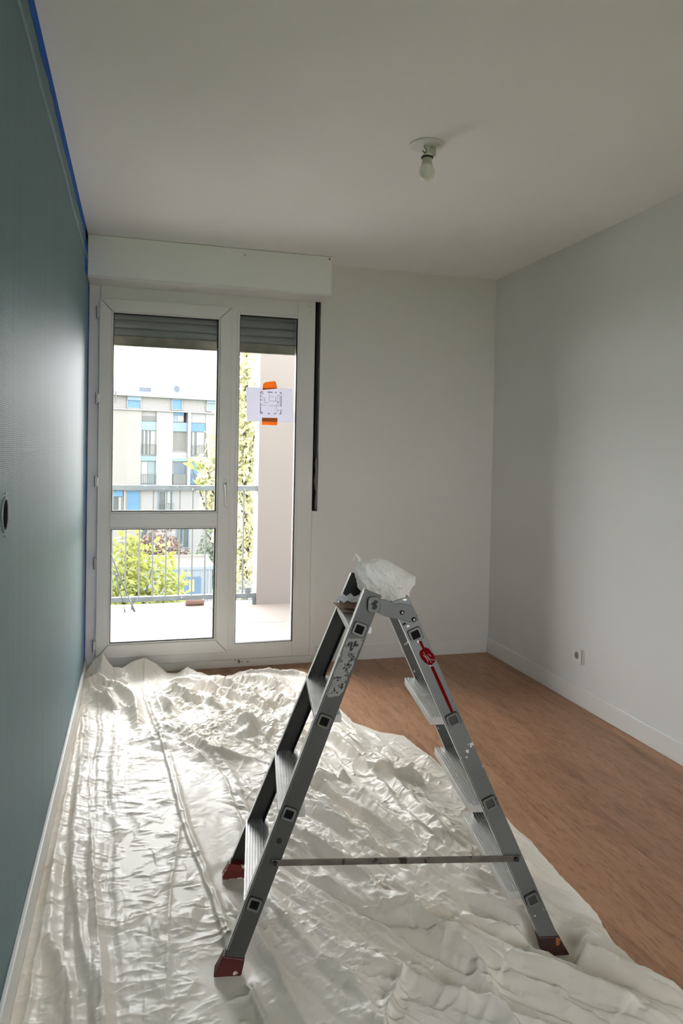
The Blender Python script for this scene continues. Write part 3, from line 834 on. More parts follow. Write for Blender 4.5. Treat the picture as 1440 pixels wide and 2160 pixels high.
for k in range(44):
    z = rg.uniform(.692, .798); d = rg.uniform(-.004, .018) if z > .735 else rg.uniform(-.017, .017)
    if z > .775: d = rg.uniform(.002, .014)
    n = rg.randint(5, 8); r0 = rg.uniform(.0012, .0042)
    poly = [(d + r0 * rg.uniform(.4, 1.3) * math.cos(2 * math.pi * q / n), z + r0 * rg.uniform(.4, 1.3) * math.sin(2 * math.pi * q / n)) for q in range(n)]
    mb.loft([[(xcl(b) + a, -yst(b) - .0007, b) for a, b in poly], [(xcl(b) + a, -yst(b) + .0003, b) for a, b in poly]])
tag(mb.build('printed_text', MT['black'], lad), kind='stuff')
# dark red emblem with a long stripe on the right stile
on_stile(xcr, [(.000, .826), (.009, .828), (.0085, .805), (.002, .803)], .0007, MT['red'], 'red_stripe')
on_stile(xcr, [(.002, .760), (.011, .760), (.012, .700), (.011, .640), (.003, .636), (.002, .70)], .0007, MT['red'], 'red_stripe')
em = [(.004, .807), (.012, .810), (.020, .806), (.022, .798), (.026, .789), (.024, .776), (.018, .770), (.013, .768), (.008, .763), (.000, .764), (-.008, .770), (-.013, .780), (-.013, .792), (-.008, .800)]
e1_ = on_stile(xcr, em, .0007, MT['red'], 'red_emblem')
mb = MB()
def sl(p, q, t):
    a = Vector((xcr(p[1]) + p[0], -yst(p[1]) - .0009, p[1])); b = Vector((xcr(q[1]) + q[0], -yst(q[1]) - .0009, q[1]))
    mb.bar(a, b, t, .0006, up=(0, 1, 0))
for p, q in (((.001, .798), (.001, .770)), ((.001, .786), (.012, .778)), ((.006, .790), (.009, .770)), ((.012, .793), (.016, .786)), ((.012, .778), (.022, .776)), ((-.004, .790), (.004, .776))):
    sl(p, q, .0011)
mb.build('emblem_lines', MT['white_print'], e1_)

# ---------------------------------------------------------------- things lying on the ladder
def L2W(x, y, z):
    c, s = math.cos(LA), math.sin(LA)
    return (LO[0] + x * c - y * s, LO[1] + x * s + y * c, LO[2] + z)
def frand(seed):
    return random.Random(seed)
# ---- numpy gradient noise
def perlin(X, Y, seed=0):
    rs = np.random.RandomState(seed)
    perm = rs.permutation(256)
    ga = rs.rand(256) * 2 * np.pi
    gx, gy = np.cos(ga), np.sin(ga)
    xi, yi = np.floor(X).astype(int), np.floor(Y).astype(int)
    xf, yf = X - xi, Y - yi
    u, v = xf ** 3 * (xf * (xf * 6 - 15) + 10), yf ** 3 * (yf * (yf * 6 - 15) + 10)
    def g(ix, iy, fx, fy):
        h = perm[(perm[ix & 255] + iy) & 255]
        return gx[h] * fx + gy[h] * fy
    a = g(xi, yi, xf, yf); b = g(xi + 1, yi, xf - 1, yf); c = g(xi, yi + 1, xf, yf - 1); d = g(xi + 1, yi + 1, xf - 1, yf - 1)
    return (a + u * (b - a)) + v * ((c + u * (d - c)) - (a + u * (b - a)))

def crumpled_blob(name, outline, depth, nr, na, seed, amp, m, plane_y=0.0):
    """closed crumpled pouch: outline (x,z) polygon, front and back sheets bulging apart"""
    cx = sum(p[0] for p in outline) / len(outline); cz = sum(p[1] for p in outline) / len(outline)
    # resample outline
    P = [Vector(p) for p in outline]; segs = [(P[k], P[(k + 1) % len(P)]) for k in range(len(P))]
    Ls = [(b - a).length for a, b in segs]; tot = sum(Ls)
    bd = []
    for k in range(na):
        t = tot * k / na; j = 0
        while t > Ls[j] and j < len(Ls) - 1: t -= Ls[j]; j += 1
        bd.append(segs[j][0].lerp(segs[j][1], t / Ls[j]))
    V = []; F = []
    for side in (-1, 1):
        for r in range(nr + (1 if side == -1 else 0)):
            rr_ = r / nr
            for k in range(na):
                x = cx + (bd[k].x - cx) * rr_; z = cz + (bd[k].y - cz) * rr_
                V.append([x, side * depth * math.sqrt(max(0, 1 - rr_ ** 2)), z, side])
    A = np.array(V)
    e = (1 - np.abs(perlin(A[:, 0] * 26 + A[:, 3] * 9, A[:, 2] * 20 + 4, seed)) * 2.4) + .5 * (1 - np.abs(perlin(A[:, 0] * 60 + A[:, 2] * 14 + 9, A[:, 2] * 36 + A[:, 3] * 5, seed + 1)) * 2.4) + .25 * (1 - np.abs(perlin(A[:, 0] * 110, A[:, 2] * 90 + A[:, 3] * 5, seed + 2)) * 2.4)
    A[:, 1] += plane_y + A[:, 3] * (e - .9) * amp
    A[:, 0] += perlin(A[:, 2] * 30, A[:, 1] * 30, seed + 2) * amp * .7
    A[:, 2] += perlin(A[:, 0] * 30, A[:, 1] * 30 + 7, seed + 3) * amp * .5
    n0 = (nr + 1) * na
    for r in range(nr):
        for k in range(na):
            F.append((r * na + k, r * na + (k + 1) % na, (r + 1) * na + (k + 1) % na, (r + 1) * na + k))
    def bi(r, k):
        return n0 + r * na + k % na if r < nr else nr * na + k % na
    for r in range(nr):
        for k in range(na):
            F.append((bi(r, k), bi(r + 1, k), bi(r + 1, k + 1), bi(r, k + 1)))
    mb = MB(); mb.add([tuple(q[:3]) for q in A], F)
    return mb.build(name, m, smooth=True)
out = [(-.088, .934), (-.097, .967), (-.090, .995), (-.086, 1.010), (-.074, 1.008), (-.060, 1.010), (-.040, 1.015), (-.022, 1.019), (-.004, 1.012), (.022, 1.000), (.050, .986), (.083, .966), (.080, .950), (.073, .932), (.066, .912), (.063, .893), (.04, .884), (-.01, .8815), (-.045, .884), (-.058, .895), (-.066, .912)]
bag = crumpled_blob('plastic_bag', out, .058, 26, 130, 5, .013, MT['bag'])
bag.location = L2W(0, .050, 0); bag.rotation_euler = (0, 0, LA)
tag(bag, 'crumpled translucent white plastic bag on top of the stepladder', 'bag')
mb = MB().tube([(-.083, .0, 1.004), (-.085, .0, 1.016), (-.090, 0, 1.026), (-.095, 0, 1.028), (-.099, 0, 1.020), (-.100, 0, 1.010)], [.007, .0050, .0035, .0028, .0022, .0012], 7)
mb.build('twisted_corner', MT['bag'], bag, smooth=True)

def folded_sheet(name, W_, L_, bends, m, loc, rz, label, cat, seed, amp=.003, th=.0012):
    """small sheet bent along x: bends = list of (x, z)"""
    n = 12; nx = len(bends)
    rg_ = frand(seed)
    A = []
    for k in range(n + 1):
        y = -L_ / 2 + L_ * k / n
        A.append([(bx_ + rg_.uniform(-amp, amp) * .6, y + rg_.uniform(-amp, amp) * .4, bz + rg_.uniform(0, amp)) for bx_, bz in bends])
    mb = MB(); V = [p for r in A for p in r] + [(p[0], p[1], p[2] + th) for r in A for p in r]
    N0 = (n + 1) * nx; F = []
    for k in range(n):
        for j in range(nx - 1):
            a, b, c, d = k * nx + j, k * nx + j + 1, (k + 1) * nx + j + 1, (k + 1) * nx + j
            F.append((d, c, b, a)); F.append((a + N0, b + N0, c + N0, d + N0))
    ed = [k for k in range(nx)] + [k * nx + nx - 1 for k in range(1, n + 1)] + [n * nx + j for j in range(nx - 2, -1, -1)] + [k * nx for k in range(n - 1, 0, -1)]
    for q in range(len(ed)):
        a, b = ed[q], ed[(q + 1) % len(ed)]
        F.append((a, b, b + N0, a + N0))
    mb.add(V, F)
    o = mb.build(name, m, smooth=False); o.location = loc; o.rotation_euler = (0, 0, rz)
    return tag(o, label, cat)
zt4 = .868
folded_sheet('sandpaper_sheet', .10, .13, [(-.046, .003), (-.02, .0015), (.012, .0012), (.040, .003)], MT['sand'], L2W(-.098, .060, zt4), LA + R(4), 'reddish brown folded sandpaper lying on the top step of the ladder', 'sandpaper', 3, .0015)['group'] = 'sandpaper sheets on the top step'
folded_sheet('sandpaper_sheet', .09, .12, [(-.042, .010), (-.010, .007), (.020, .0045), (.038, .0075)], MT['sand'], L2W(-.094, .062, zt4 + .0035), LA + R(-7), 'upper tilted sandpaper sheet under the crumpled white paper on the ladder', 'sandpaper', 5, .002)['group'] = 'sandpaper sheets on the top step'
folded_sheet('crumpled_paper', .09, .09, [(-.050, .010), (-.040, .018), (-.028, .011), (-.016, .019), (-.004, .011), (.008, .016), (.016, .012)], MT['paper'], L2W(-.093, .070, zt4 + .0085), LA + R(-14), 'crumpled white paper on the top step beside the plastic bag', 'paper', 9, .007)

# ================================================================ DROP CLOTH (plastic sheeting)
def smooth_poly(pts, n=64):
    P = np.array(pts, float); m = len(P)
    Q = np.vstack([2 * P[0] - P[1], P, 2 * P[-1] - P[-2]])
    out = []
    for i in range(m - 1):
        p0, p1, p2, p3 = Q[i:i + 4]
        for t in np.linspace(0, 1, max(3, n // (m - 1)), endpoint=False):
            out.append(.5 * ((2 * p1) + (-p0 + p2) * t + (2 * p0 - 5 * p1 + 4 * p2 - p3) * t * t + (-p0 + 3 * p1 - 3 * p2 + p3) * t ** 3))
    out.append(P[-1])
    return np.array(out)

NX, NY = 560, 1240
yn, yf_ = .80, 4.33
U, V_ = np.meshgrid(np.linspace(0, 1, NX), np.linspace(0, 1, NY))
edge_r = np.array([(1.75, .5), (1.66, 1.2), (1.625, 1.40), (1.595, 1.475), (1.55, 1.54), (1.547, 1.67), (1.578, 1.799), (1.585, 1.891), (1.585, 2.006), (1.600, 2.206), (1.592, 2.394), (1.556, 2.618), (1.543, 2.847), (1.531, 2.95), (1.499, 3.19), (1.405, 3.259), (1.318, 3.404), (1.308, 3.541), (1.280, 3.768), (1.303, 4.10), (1.26, 4.25), (1.25, 4.5)])
ys = np.linspace(yn, 4.5, NY)
Yb = yn + V_ * (yf_ - yn)
# far edge: y depends on x
far_x = np.array([0, .08, .16, .26, .33, .40, .46, .52, .59, .69, .77, .86, 1.03, 1.25, 1.4])
far_y = np.array([4.36, 4.37, 4.345, 4.36, 4.375, 4.345, 4.325, 4.335, 4.31, 4.25, 4.20, 4.26, 4.28, 4.22, 4.2])
xr_tmp = np.interp(Yb, edge_r[:, 1], edge_r[:, 0])
Xb = .0128 + U * (xr_tmp - .0128)
fy = np.interp(Xb, far_x, far_y)
Y = yn + V_ * (fy - yn)
xr = np.interp(Y, edge_r[:, 1], edge_r[:, 0]) + .010 * perlin(Y * 9, Y * 0, 77) + .005 * perlin(Y * 30, Y * 0, 78)
X = .0128 + U * (xr - .0128)

def poly_dist(pts, pad):
    """signed distance (left of travel positive), arc fraction; only inside the padded box"""
    P = smooth_poly(pts)
    lo, hi = P.min(0) - pad, P.max(0) + pad
    msk = (X > lo[0]) & (X < hi[0]) & (Y > lo[1]) & (Y < hi[1])
    x, y = X[msk], Y[msk]
    best = np.full(x.shape, 9.0); sg = np.zeros_like(x); tt = np.zeros_like(x)
    L = np.concatenate([[0], np.cumsum(np.hypot(*np.diff(P, axis=0).T))])
    for k in range(len(P) - 1):
        a, b = P[k], P[k + 1]; d = b - a; l2 = d @ d + 1e-12
        t = np.clip(((x - a[0]) * d[0] + (y - a[1]) * d[1]) / l2, 0, 1)
        dx, dy = x - a[0] - t * d[0], y - a[1] - t * d[1]
        dd = np.hypot(dx, dy); u = dd < best
        best[u] = dd[u]; sg[u] = np.sign(d[0] * dy - d[1] * dx)[u]; tt[u] = ((L[k] + t * np.sqrt(l2)) / L[-1])[u]
    return msk, best * np.where(sg == 0, 1, sg), tt, L[-1]

Z = np.zeros_like(X); DX = np.zeros_like(X); DY = np.zeros_like(X)
def fold(pts, h, wl_, wr_, kind='ridge', t0=.12, t1=.12, wob=.25, seed=0, lean=0.0):
    """long fold: tube = rounded roll, ridge = sharp crease, step = overlapped layer (left side higher)"""
    msk, d, t, L = poly_dist(pts, 4 * max(wl_, wr_))
    tp_ = np.clip(t / max(t0, 1e-6), 0, 1) * np.clip((1 - t) / max(t1, 1e-6), 0, 1)
    tp_ = tp_ * tp_ * (3 - 2 * tp_)
    d = d + .006 * perlin(t * L * 9, t * 0 + seed, seed + 5) + .0025 * perlin(t * L * 30, t * 0 + seed, seed + 6)
    hh = h * (1 + wob * perlin(t * L * 6, t * 0 + 3.3, seed + 9) * 2) * tp_
    w_ = np.where(d > 0, wl_, wr_)
    if kind == 'tube':
        p = np.exp(-(d / w_) ** 2)
    elif kind == 'ridge':
        p = np.exp(-np.abs(d) / w_)
    elif kind == 'roll':
        p = np.sqrt(np.clip(1 - (d / w_) ** 2, 0, 1))
    else:
        p = np.where(d > 0, np.exp(-d / wl_), 0) * 1.0 + np.where(d <= 0, np.exp(d / wr_), 0)
    Z[msk] += hh * p
    if lean:
        P = smooth_poly(pts); dd = P[-1] - P[0]; dd /= np.hypot(*dd)
        DX[msk] += lean * hh * p * p * dd[1]; DY[msk] += -lean * hh * p * p * dd[0]

# ---- regional masks
def blob(cx, cy_, rx, ry, ang=0.0):
    c, s = math.cos(ang), math.sin(ang)
    u = ((X - cx) * c + (Y - cy_) * s) / rx; v = (-(X - cx) * s + (Y - cy_) * c) / ry
    return np.exp(-(u * u + v * v) ** 1.5)
F1 = [(.335, 4.40), (.328, 3.976), (.372, 3.553), (.413, 3.158), (.449, 2.598), (.493, 2.247), (.522, 1.936), (.554, 1.758), (.60, 1.45)]
F1R = [(.401, 4.292), (.394, 3.814), (.472, 3.354), (.559, 3.124), (.627, 2.922), (.642, 2.603), (.669, 2.341), (.70, 2.05)]
x_f1 = np.interp(Y, [p[1] for p in F1][::-1], [p[0] for p in F1][::-1])
x_f1r = np.interp(Y, [p[1] for p in F1R][::-1], [p[0] for p in F1R][::-1])
smooth_band = 1 / (1 + np.exp(-(X - x_f1 - .01) / .008)) * 1 / (1 + np.exp((X - x_f1r + .01) / .015)) * (Y > 2.0) + 0
left_reg = 1 / (1 + np.exp((X - x_f1) / .01))
bunch = np.clip(blob(.78, 3.70, .42, .62, -.35) * 1.1, 0, 1)
corner = blob(.10, 4.22, .17, .26)
right_reg = 1 / (1 + np.exp(-(X - x_f1r - .02) / .03))
calm = 1 - .86 * smooth_band

# ---- broad undulation
Z += .007 * calm * (perlin(X * 3.1 + 5, Y * 2.3, 1) + .5) * .8
# ---- crumple: ridged noise in warped coordinates
wx = X + .03 * perlin(X * 7, Y * 7, 11) ; wy = Y + .03 * perlin(X * 7 + 40, Y * 7, 12)
def ridged(sx, sy, ang, seed, sharp=1.0):
    c, s = math.cos(ang), math.sin(ang)
    n = perlin((wx * c + wy * s) * sx, (-wx * s + wy * c) * sy, seed)
    return np.clip(1 - np.abs(n) * 2.4, 0, 1) ** sharp
def facets(freqs, slope, seed, aniso=(1.0, 1.0), ang=0.0, ysq=1.0):
    """crumpled film: octaves of |noise| with alternating sign give flat facets between sharp creases"""
    out = np.zeros_like(X)
    for q, f in enumerate(freqs):
        a_ = ang + q * 1.13
        c, s_ = math.cos(a_), math.sin(a_)
        gx = wx + (.25 / f) * perlin(X * f * .8 + q, Y * f * .8, seed + 50 + q); gy = wy * ysq + (.25 / f) * perlin(X * f * .8 + 9, Y * f * .8 + q, seed + 60 + q)
        u = (gx * c + gy * s_) * f * aniso[0]; v = (-gx * s_ + gy * c) * f * aniso[1]
        sg = 1 if q % 2 == 0 else -1
        m_ = np.clip(.55 + 1.3 * perlin(X * 4 + q * 3, Y * 4 + seed, seed + 70 + q), .1, 1.3)
        out += sg * slope / f * m_ * np.abs(perlin(u, v, seed + q))
    return out
Z += .050 * bunch * np.clip(perlin(wx * 5.5, wy * 4.2, 24) + .28, 0, 1)
Z += bunch * facets((8, 14, 24, 40), .55, 21)
Z += corner * (.030 * ridged(9, 6, .8, 31) + .040 * np.clip(perlin(wx * 8, wy * 7, 32) + .2, 0, 1)) + corner * facets((14, 26, 44), .6, 33)
Z += left_reg * (1 - bunch) * facets((10, 19, 34), .12, 41, (1, 1), 0.2, .6)
Z += .004 * left_reg * ridged(5, 9, .45, 43, 2)
Z += smooth_band * facets((8, 22, 50), .06, 46)
Z += right_reg * (1 - bunch) * facets((8, 15, 28), .16, 51, (1.0, .6), -.55)

# ---- fields of long sharp pleats following the pull of the sheet
def pleats(pts, pad, lam, amp, seed, sharp=.8):
    msk, d, t, L = poly_dist(pts, pad)
    w_ = np.clip(1 - (np.abs(d) / pad), 0, 1) ** .7 * np.clip(t / .12, 0, 1) * np.clip((1 - t) / .04, 0, 1)
    ph = d / lam + .55 * perlin(t * L * 1.6, d * 4, seed) + .16 * perlin(t * L * 6, d * 12, seed + 1)
    k_ = np.clip(.65 + .8 * perlin(t * L * 1.8 + 5, np.floor(ph) * 3.7, seed + 2), .1, 1.3)
    Z[msk] += amp * w_ * k_ * (np.abs(np.sin(np.pi * ph)) ** sharp + .30 * np.abs(np.sin(np.pi * (ph * 2.37 + .3))) ** sharp)
pleats([(.70, 2.90), (.90, 2.62), (1.03, 2.30), (1.12, 2.05), (1.25, 1.80), (1.40, 1.58), (1.58, 1.38)], .26, .064, .030, 201)
pleats([(.70, 2.45), (.84, 2.15), (.98, 1.90), (1.12, 1.68), (1.30, 1.48), (1.45, 1.30)], .20, .050, .020, 207)
pleats([(1.10, 3.70), (1.18, 3.35), (1.26, 3.0), (1.30, 2.6), (1.34, 2.2)], .13, .050, .012, 213)
pleats([(.62, 2.2), (.70, 1.9), (.80, 1.65), (.92, 1.4)], .16, .062, .014, 219)
pleats([(.10, 3.95), (.12, 3.2), (.14, 2.5), (.17, 2.0), (.21, 1.5)], .13, .060, .011, 225)
pleats([(.40, 4.1), (.62, 3.85), (.85, 3.5), (1.0, 3.15)], .26, .085, .030, 231, .9)

# ---- many short sharp creases
rs = np.random.RandomState(17)
xs_row = X; ys_col = Y[:, 0]
dyr = (Y[1, 0] - Y[0, 0])
def crease(cx, cy_, ang, L, w1, w2, a, bend):
    j0, j1 = int(np.searchsorted(ys_col, cy_ - L - .03)), int(np.searchsorted(ys_col, cy_ + L + .03))
    j0, j1 = max(j0, 0), min(j1, NY)
    if j1 - j0 < 2: return
    xr_ = X[(j0 + j1) // 2, -1]
    i0 = int(np.clip((cx - L - .04) / (xr_ + .001) * NX, 0, NX)); i1 = int(np.clip((cx + L + .04) / (xr_ + .001) * NX, 0, NX))
    if i1 - i0 < 2: return
    x = X[j0:j1, i0:i1] - cx; y = Y[j0:j1, i0:i1] - cy_
    c, s = math.cos(ang), math.sin(ang)
    u = (x * c + y * s) / L; v = -x * s + y * c - bend * u * u
    tp_ = np.clip(1 - u * u, 0, 1) ** 1.5
    wd = np.where(v > 0, w1, w2) * (.35 + .65 * tp_)
    Z[j0:j1, i0:i1] += a * tp_ * np.exp(-np.abs(v) / wd)
xf1v = lambda y: np.interp(y, [p[1] for p in F1][::-1], [p[0] for p in F1][::-1])
xf1r = lambda y: np.interp(y, [p[1] for p in F1R][::-1], [p[0] for p in F1R][::-1])
for k in range(9000):
    cy_ = 1.15 * (4.3 / 1.15) ** rs.rand()
    cx = .03 + rs.rand() * 1.55
    xa, xb = xf1v(cy_), xf1r(cy_)
    if cx > np.interp(cy_, edge_r[:, 1], edge_r[:, 0]) - .01: continue
    sc_ = rs.rand() ** 2.2
    if cx < xa:                                     # left part: thin level and diagonal creases between flat facets
        ang = rs.choice([.0, .12, -.12, .35, -.35, 1.0, 2.2, 1.55], p=[.2, .17, .17, .12, .12, .08, .07, .07]) + rs.normal() * .14
        L = .014 + .05 * sc_; a = .0008 + .0030 * rs.rand() * (.35 + sc_)
    elif cx < xb and cy_ > 2.05:                    # calm band
        if rs.rand() < .70: continue
        ang = rs.normal() * .3; L = .012 + .03 * sc_; a = .0004 + .0008 * rs.rand()
    elif cy_ < 2.0 and cx < .55 + .45 * (2.0 - cy_) + .28:   # near middle: fine level creases
        ang = rs.normal() * .25 + (rs.rand() < .2) * 1.0
        L = .018 + .06 * sc_; a = .0008 + .0030 * rs.rand() * (.35 + sc_)
    else:                                           # right part: creases follow the long pleats
        base = math.atan2(-1.25, .75) if cy_ < 2.9 else math.atan2(-1.2, .9)
        ang = base + rs.normal() * .3 if rs.rand() < .6 else rs.rand() * math.pi
        L = .02 + .09 * sc_; a = .0010 + .0040 * rs.rand() * (.35 + sc_)
    w1 = .0020 + .0015 * rs.rand(); w2 = .004 + .010 * rs.rand()
    if rs.rand() < .5: w1, w2 = w2, w1
    crease(cx, cy_, ang, L, w1, w2, a * rs.choice([1, 1, -.7]), rs.normal() * .008)

for k in range(230):                                    # long crisp lines along the pleats
    cy_ = 1.15 + 2.2 * rs.rand()
    lo_, hi_ = (.70 + .30 * (2.0 - cy_) if cy_ < 2.0 else .78), np.interp(cy_, edge_r[:, 1], edge_r[:, 0]) - .02
    if hi_ <= lo_: continue
    cx = lo_ + (hi_ - lo_) * rs.rand()
    sl_y = math.atan2(-1.25, .62) if cy_ > 2.0 else math.atan2(-1.0, .95 + .4 * (2.0 - cy_))
    w1 = .0022 + .001 * rs.rand(); w2 = .010 + .018 * rs.rand()
    if rs.rand() < .4: w1, w2 = w2, w1
    crease(cx, cy_, sl_y + rs.normal() * .10, .07 + .20 * rs.rand(), w1, w2, .004 + .008 * rs.rand(), rs.normal() * .02)

# ---- the long folds seen in the photograph
fold(F1, .013, .16, .003, 'step', .02, .05, .2, 1)
fold([(p[0] + .016, p[1]) for p in F1], .005, .010, .006, 'tube', .05, .1, .3, 2)
fold(F1R, .016, .010, .030, 'ridge', .04, .10, .5, 3)
fold([(p[0] + .035, p[1] + .02) for p in F1R[1:]], .014, .016, .022, 'tube', .1, .2, .5, 4)
fold([(.052, 3.889), (.098, 3.23), (.143, 2.589), (.183, 2.134), (.206, 1.896), (.224, 1.719), (.25, 1.3)], .014, .012, .030, 'ridge', .03, .05, .4, 5)
fold([(.040, 3.826), (.077, 2.81), (.088, 2.482), (.138, 2.102), (.175, 1.904), (.201, 1.724), (.22, 1.3)], .015, .028, .010, 'tube', .05, .05, .5, 6)
fold([(.040, 2.556), (.064, 2.1), (.108, 1.955), (.149, 1.738), (.17, 1.4)], .016, .016, .022, 'tube', .1, .05, .5, 7)
fold([(.03, 3.9), (.034, 3.0), (.040, 2.3), (.05, 1.5)], .012, .010, .014, 'ridge', .1, .1, .5, 8)
fold([(.448, 2.632), (.403, 2.321), (.378, 2.043), (.365, 1.805), (.358, 1.6)], .006, .006, .012, 'ridge', .05, .3, .4, 9)
FA = [(.80, 2.86), (.898, 2.653), (.965, 2.36), (1.02, 2.118), (1.092, 1.908), (1.162, 1.747), (1.247, 1.60), (1.36, 1.43), (1.5, 1.2)]
FB = [(.90, 2.95), (.965, 2.778), (1.066, 2.467), (1.139, 2.227), (1.205, 1.996), (1.326, 1.786), (1.429, 1.606), (1.541, 1.444), (1.62, 1.30)]
FC = [(.74, 2.60), (.808, 2.397), (.89, 2.203), (.968, 2.007), (1.035, 1.838), (1.09, 1.709), (1.123, 1.614), (1.111, 1.493), (1.13, 1.3)]
FD = [(.80, 2.20), (.858, 2.082), (.96, 1.941), (1.046, 1.795), (1.154, 1.675), (1.264, 1.562), (1.42, 1.40), (1.5, 1.3)]
FE = [(1.12, 3.52), (1.177, 3.372), (1.236, 3.018), (1.284, 2.724), (1.290, 2.451), (1.320, 2.186), (1.38, 1.95), (1.46, 1.72)]
fold(FA, .040, .030, .040, 'tube', .1, .03, .3, 11, .25)
fold(FB, .046, .040, .032, 'tube', .12, .03, .3, 12, .25)
fold(FC, .034, .012, .026, 'ridge', .1, .05, .4, 13)
fold(FD, .036, .026, .036, 'tube', .15, .03, .3, 14, .2)
fold([(p[0] + .045, p[1] + .03) for p in FA], .022, .012, .016, 'tube', .1, .05, .4, 15)
fold([(p[0] - .05, p[1] - .03) for p in FA[1:]], .018, .010, .020, 'ridge', .1, .05, .4, 16)
fold([(p[0] + .055, p[1] + .04) for p in FB], .026, .014, .020, 'tube', .1, .05, .4, 17)
fold([(p[0] + .100, p[1] + .06) for p in FB[:-2]], .018, .010, .016, 'ridge', .1, .1, .4, 18)
fold(FE, .022, .018, .024, 'tube', .1, .1, .5, 19)
fold([(p[0] - .06, p[1] + .01) for p in FE[:-1]], .022, .016, .020, 'tube', .1, .2, .5, 20)
fold([(p[0] + .07, p[1]) for p in FE[2:]], .014, .008, .018, 'ridge', .1, .2, .5, 21)
fold([(1.148, 3.258), (1.201, 2.976), (1.28, 2.769), (1.404, 2.700)], .040, .024, .022, 'tube', .15, .05, .3, 22, .2)
fold([(1.20, 3.367), (1.266, 3.118), (1.345, 2.893), (1.412, 2.738)], .018, .010, .014, 'ridge', .1, .05, .4, 23)
fold([(.86, 2.74), (.915, 2.728), (1.01, 2.726), (1.13, 2.804)], .022, .014, .018, 'tube', .2, .2, .4, 24)
fold([(.60, 1.987), (.625, 1.826), (.646, 1.686), (.68, 1.50)], .022, .012, .026, 'ridge', .15, .05, .4, 25)
fold([(.661, 2.106), (.724, 1.876), (.803, 1.695), (.833, 1.564), (.87, 1.4)], .016, .012, .022, 'tube', .2, .05, .5, 26)
fold([(.946, 1.690), (.89, 1.625), (.854, 1.573), (.82, 1.50)], .022, .012, .012, 'ridge', .2, .2, .3, 27)
fold([(1.115, 1.65), (1.101, 1.571), (1.143, 1.485), (1.2, 1.38)], .024, .012, .018, 'ridge', .2, .1, .4, 28)
fold([(.40, 3.884), (.528, 3.398), (.593, 3.166), (.745, 3.081), (.833, 3.111)], .030, .018, .022, 'tube', .1, .15, .5, 29)
fold([(.425, 4.199), (.625, 4.071), (.837, 3.716), (.977, 3.417), (1.05, 3.2)], .038, .026, .024, 'tube', .08, .15, .6, 30, .2)
fold([(.42, 4.05), (.55, 3.86), (.72, 3.55), (.88, 3.28)], .034, .020, .022, 'tube', .1, .2, .7, 31, .2)
fold([(.50, 4.22), (.72, 4.10), (.95, 3.86), (1.08, 3.55), (1.14, 3.25)], .036, .022, .026, 'tube', .1, .2, .6, 32)
fold([(.80, 4.18), (1.0, 4.02), (1.12, 3.8), (1.18, 3.5)], .024, .016, .02, 'tube', .1, .2, .6, 33)
fold([(.85, 4.25), (1.05, 4.25), (1.22, 4.19), (1.27, 4.0), (1.25, 3.7)], .022, .014, .016, 'tube', .1, .2, .4, 34)
fold([(.03, 4.25), (.12, 4.18), (.22, 4.05), (.28, 3.85), (.30, 3.5)], .050, .026, .024, 'tube', .08, .2, .4, 35)
fold([(.03, 4.08), (.12, 3.98), (.20, 3.80)], .034, .018, .024, 'tube', .1, .2, .5, 36)
fold([(.05, 3.95), (.18, 3.92), (.29, 3.70)], .022, .012, .02, 'ridge', .1, .2, .5, 37)
for k in range(7):                                     # fans of shallow folds in the near right part
    o_ = .04 + .075 * k
    fold([(.62 + o_, 2.12 - .1 * k), (.74 + o_, 1.88 - .10 * k), (.90 + o_, 1.66 - .08 * k), (1.08 + o_, 1.46 - .06 * k)], .008 + .004 * (k % 3), .008, .014, 'ridge', .15, .1, .6, 40 + k)

# ---- far edge stands up against the threshold on the left; lifted, thin elsewhere
edge_d = fy - Y
stand = np.clip(1 - edge_d / .10, 0, 1) ** 1.6
Z += stand * np.interp(X, [0, .05, .10, .16, .21, .27, .33, .40, .46, .52, .58, .63, .70, .8, 1.3], [.02, .085, .10, .03, .04, .085, .105, .07, .02, .012, .055, .018, .006, .006, .006])
# flatten under the feet of the ladder
FLAT = np.ones_like(Z)
for lx, ly in ((xcl(.01), -.208), (xcl(.01), .208), (xcr(.01), -.208), (xcr(.01), .208)):
    px, py, _ = L2W(lx, ly, 0)
    dd = np.hypot(X - px, Y - py)
    k = np.clip((dd - .055) / .045, 0, 1); k = k * k * (3 - 2 * k)
    FLAT = FLAT * k
# settle on the floor, free edges thin out
Z -= np.percentile(Z, 4)
Z = Z * FLAT + .0022 * (1 - FLAT)
Z = np.where(Z < .0015, .0015 + .0 * Z, Z)
re = np.clip((xr - X) / .035, 0, 1); Z = .0018 + (Z - .0018) * (.25 + .75 * re)
Zs = Z
# soften single-cell spikes a little
Zs[1:-1, 1:-1] = .8 * Z[1:-1, 1:-1] + .05 * (Z[:-2, 1:-1] + Z[2:, 1:-1] + Z[1:-1, :-2] + Z[1:-1, 2:])
for lx, ly in ((xcl(.01), -.208), (xcl(.01), .208), (xcr(.01), -.208), (xcr(.01), .208)):
    px, py, _ = L2W(lx, ly, 0)
    k = np.clip((np.hypot(X - px, Y - py) - .035) / .03, 0, 1); DX *= k; DY *= k
XX = np.clip(X + DX, .0125, None); YY = np.minimum(Y + DY, D - .008)
co = np.stack([XX, YY, Zs], -1).reshape(-1, 3).astype(np.float32)
ii = np.arange(NX * NY).reshape(NY, NX)
fa = np.stack([ii[:-1, :-1], ii[:-1, 1:], ii[1:, 1:], ii[1:, :-1]], -1).reshape(-1, 4).astype(np.int32)
me = bpy.data.meshes.new('drop_cloth')
me.vertices.add(len(co)); me.vertices.foreach_set('co', co.ravel())
me.loops.add(fa.size); me.loops.foreach_set('vertex_index', fa.ravel())
me.polygons.add(len(fa)); me.polygons.foreach_set('loop_start', np.arange(0, fa.size, 4, dtype=np.int32))
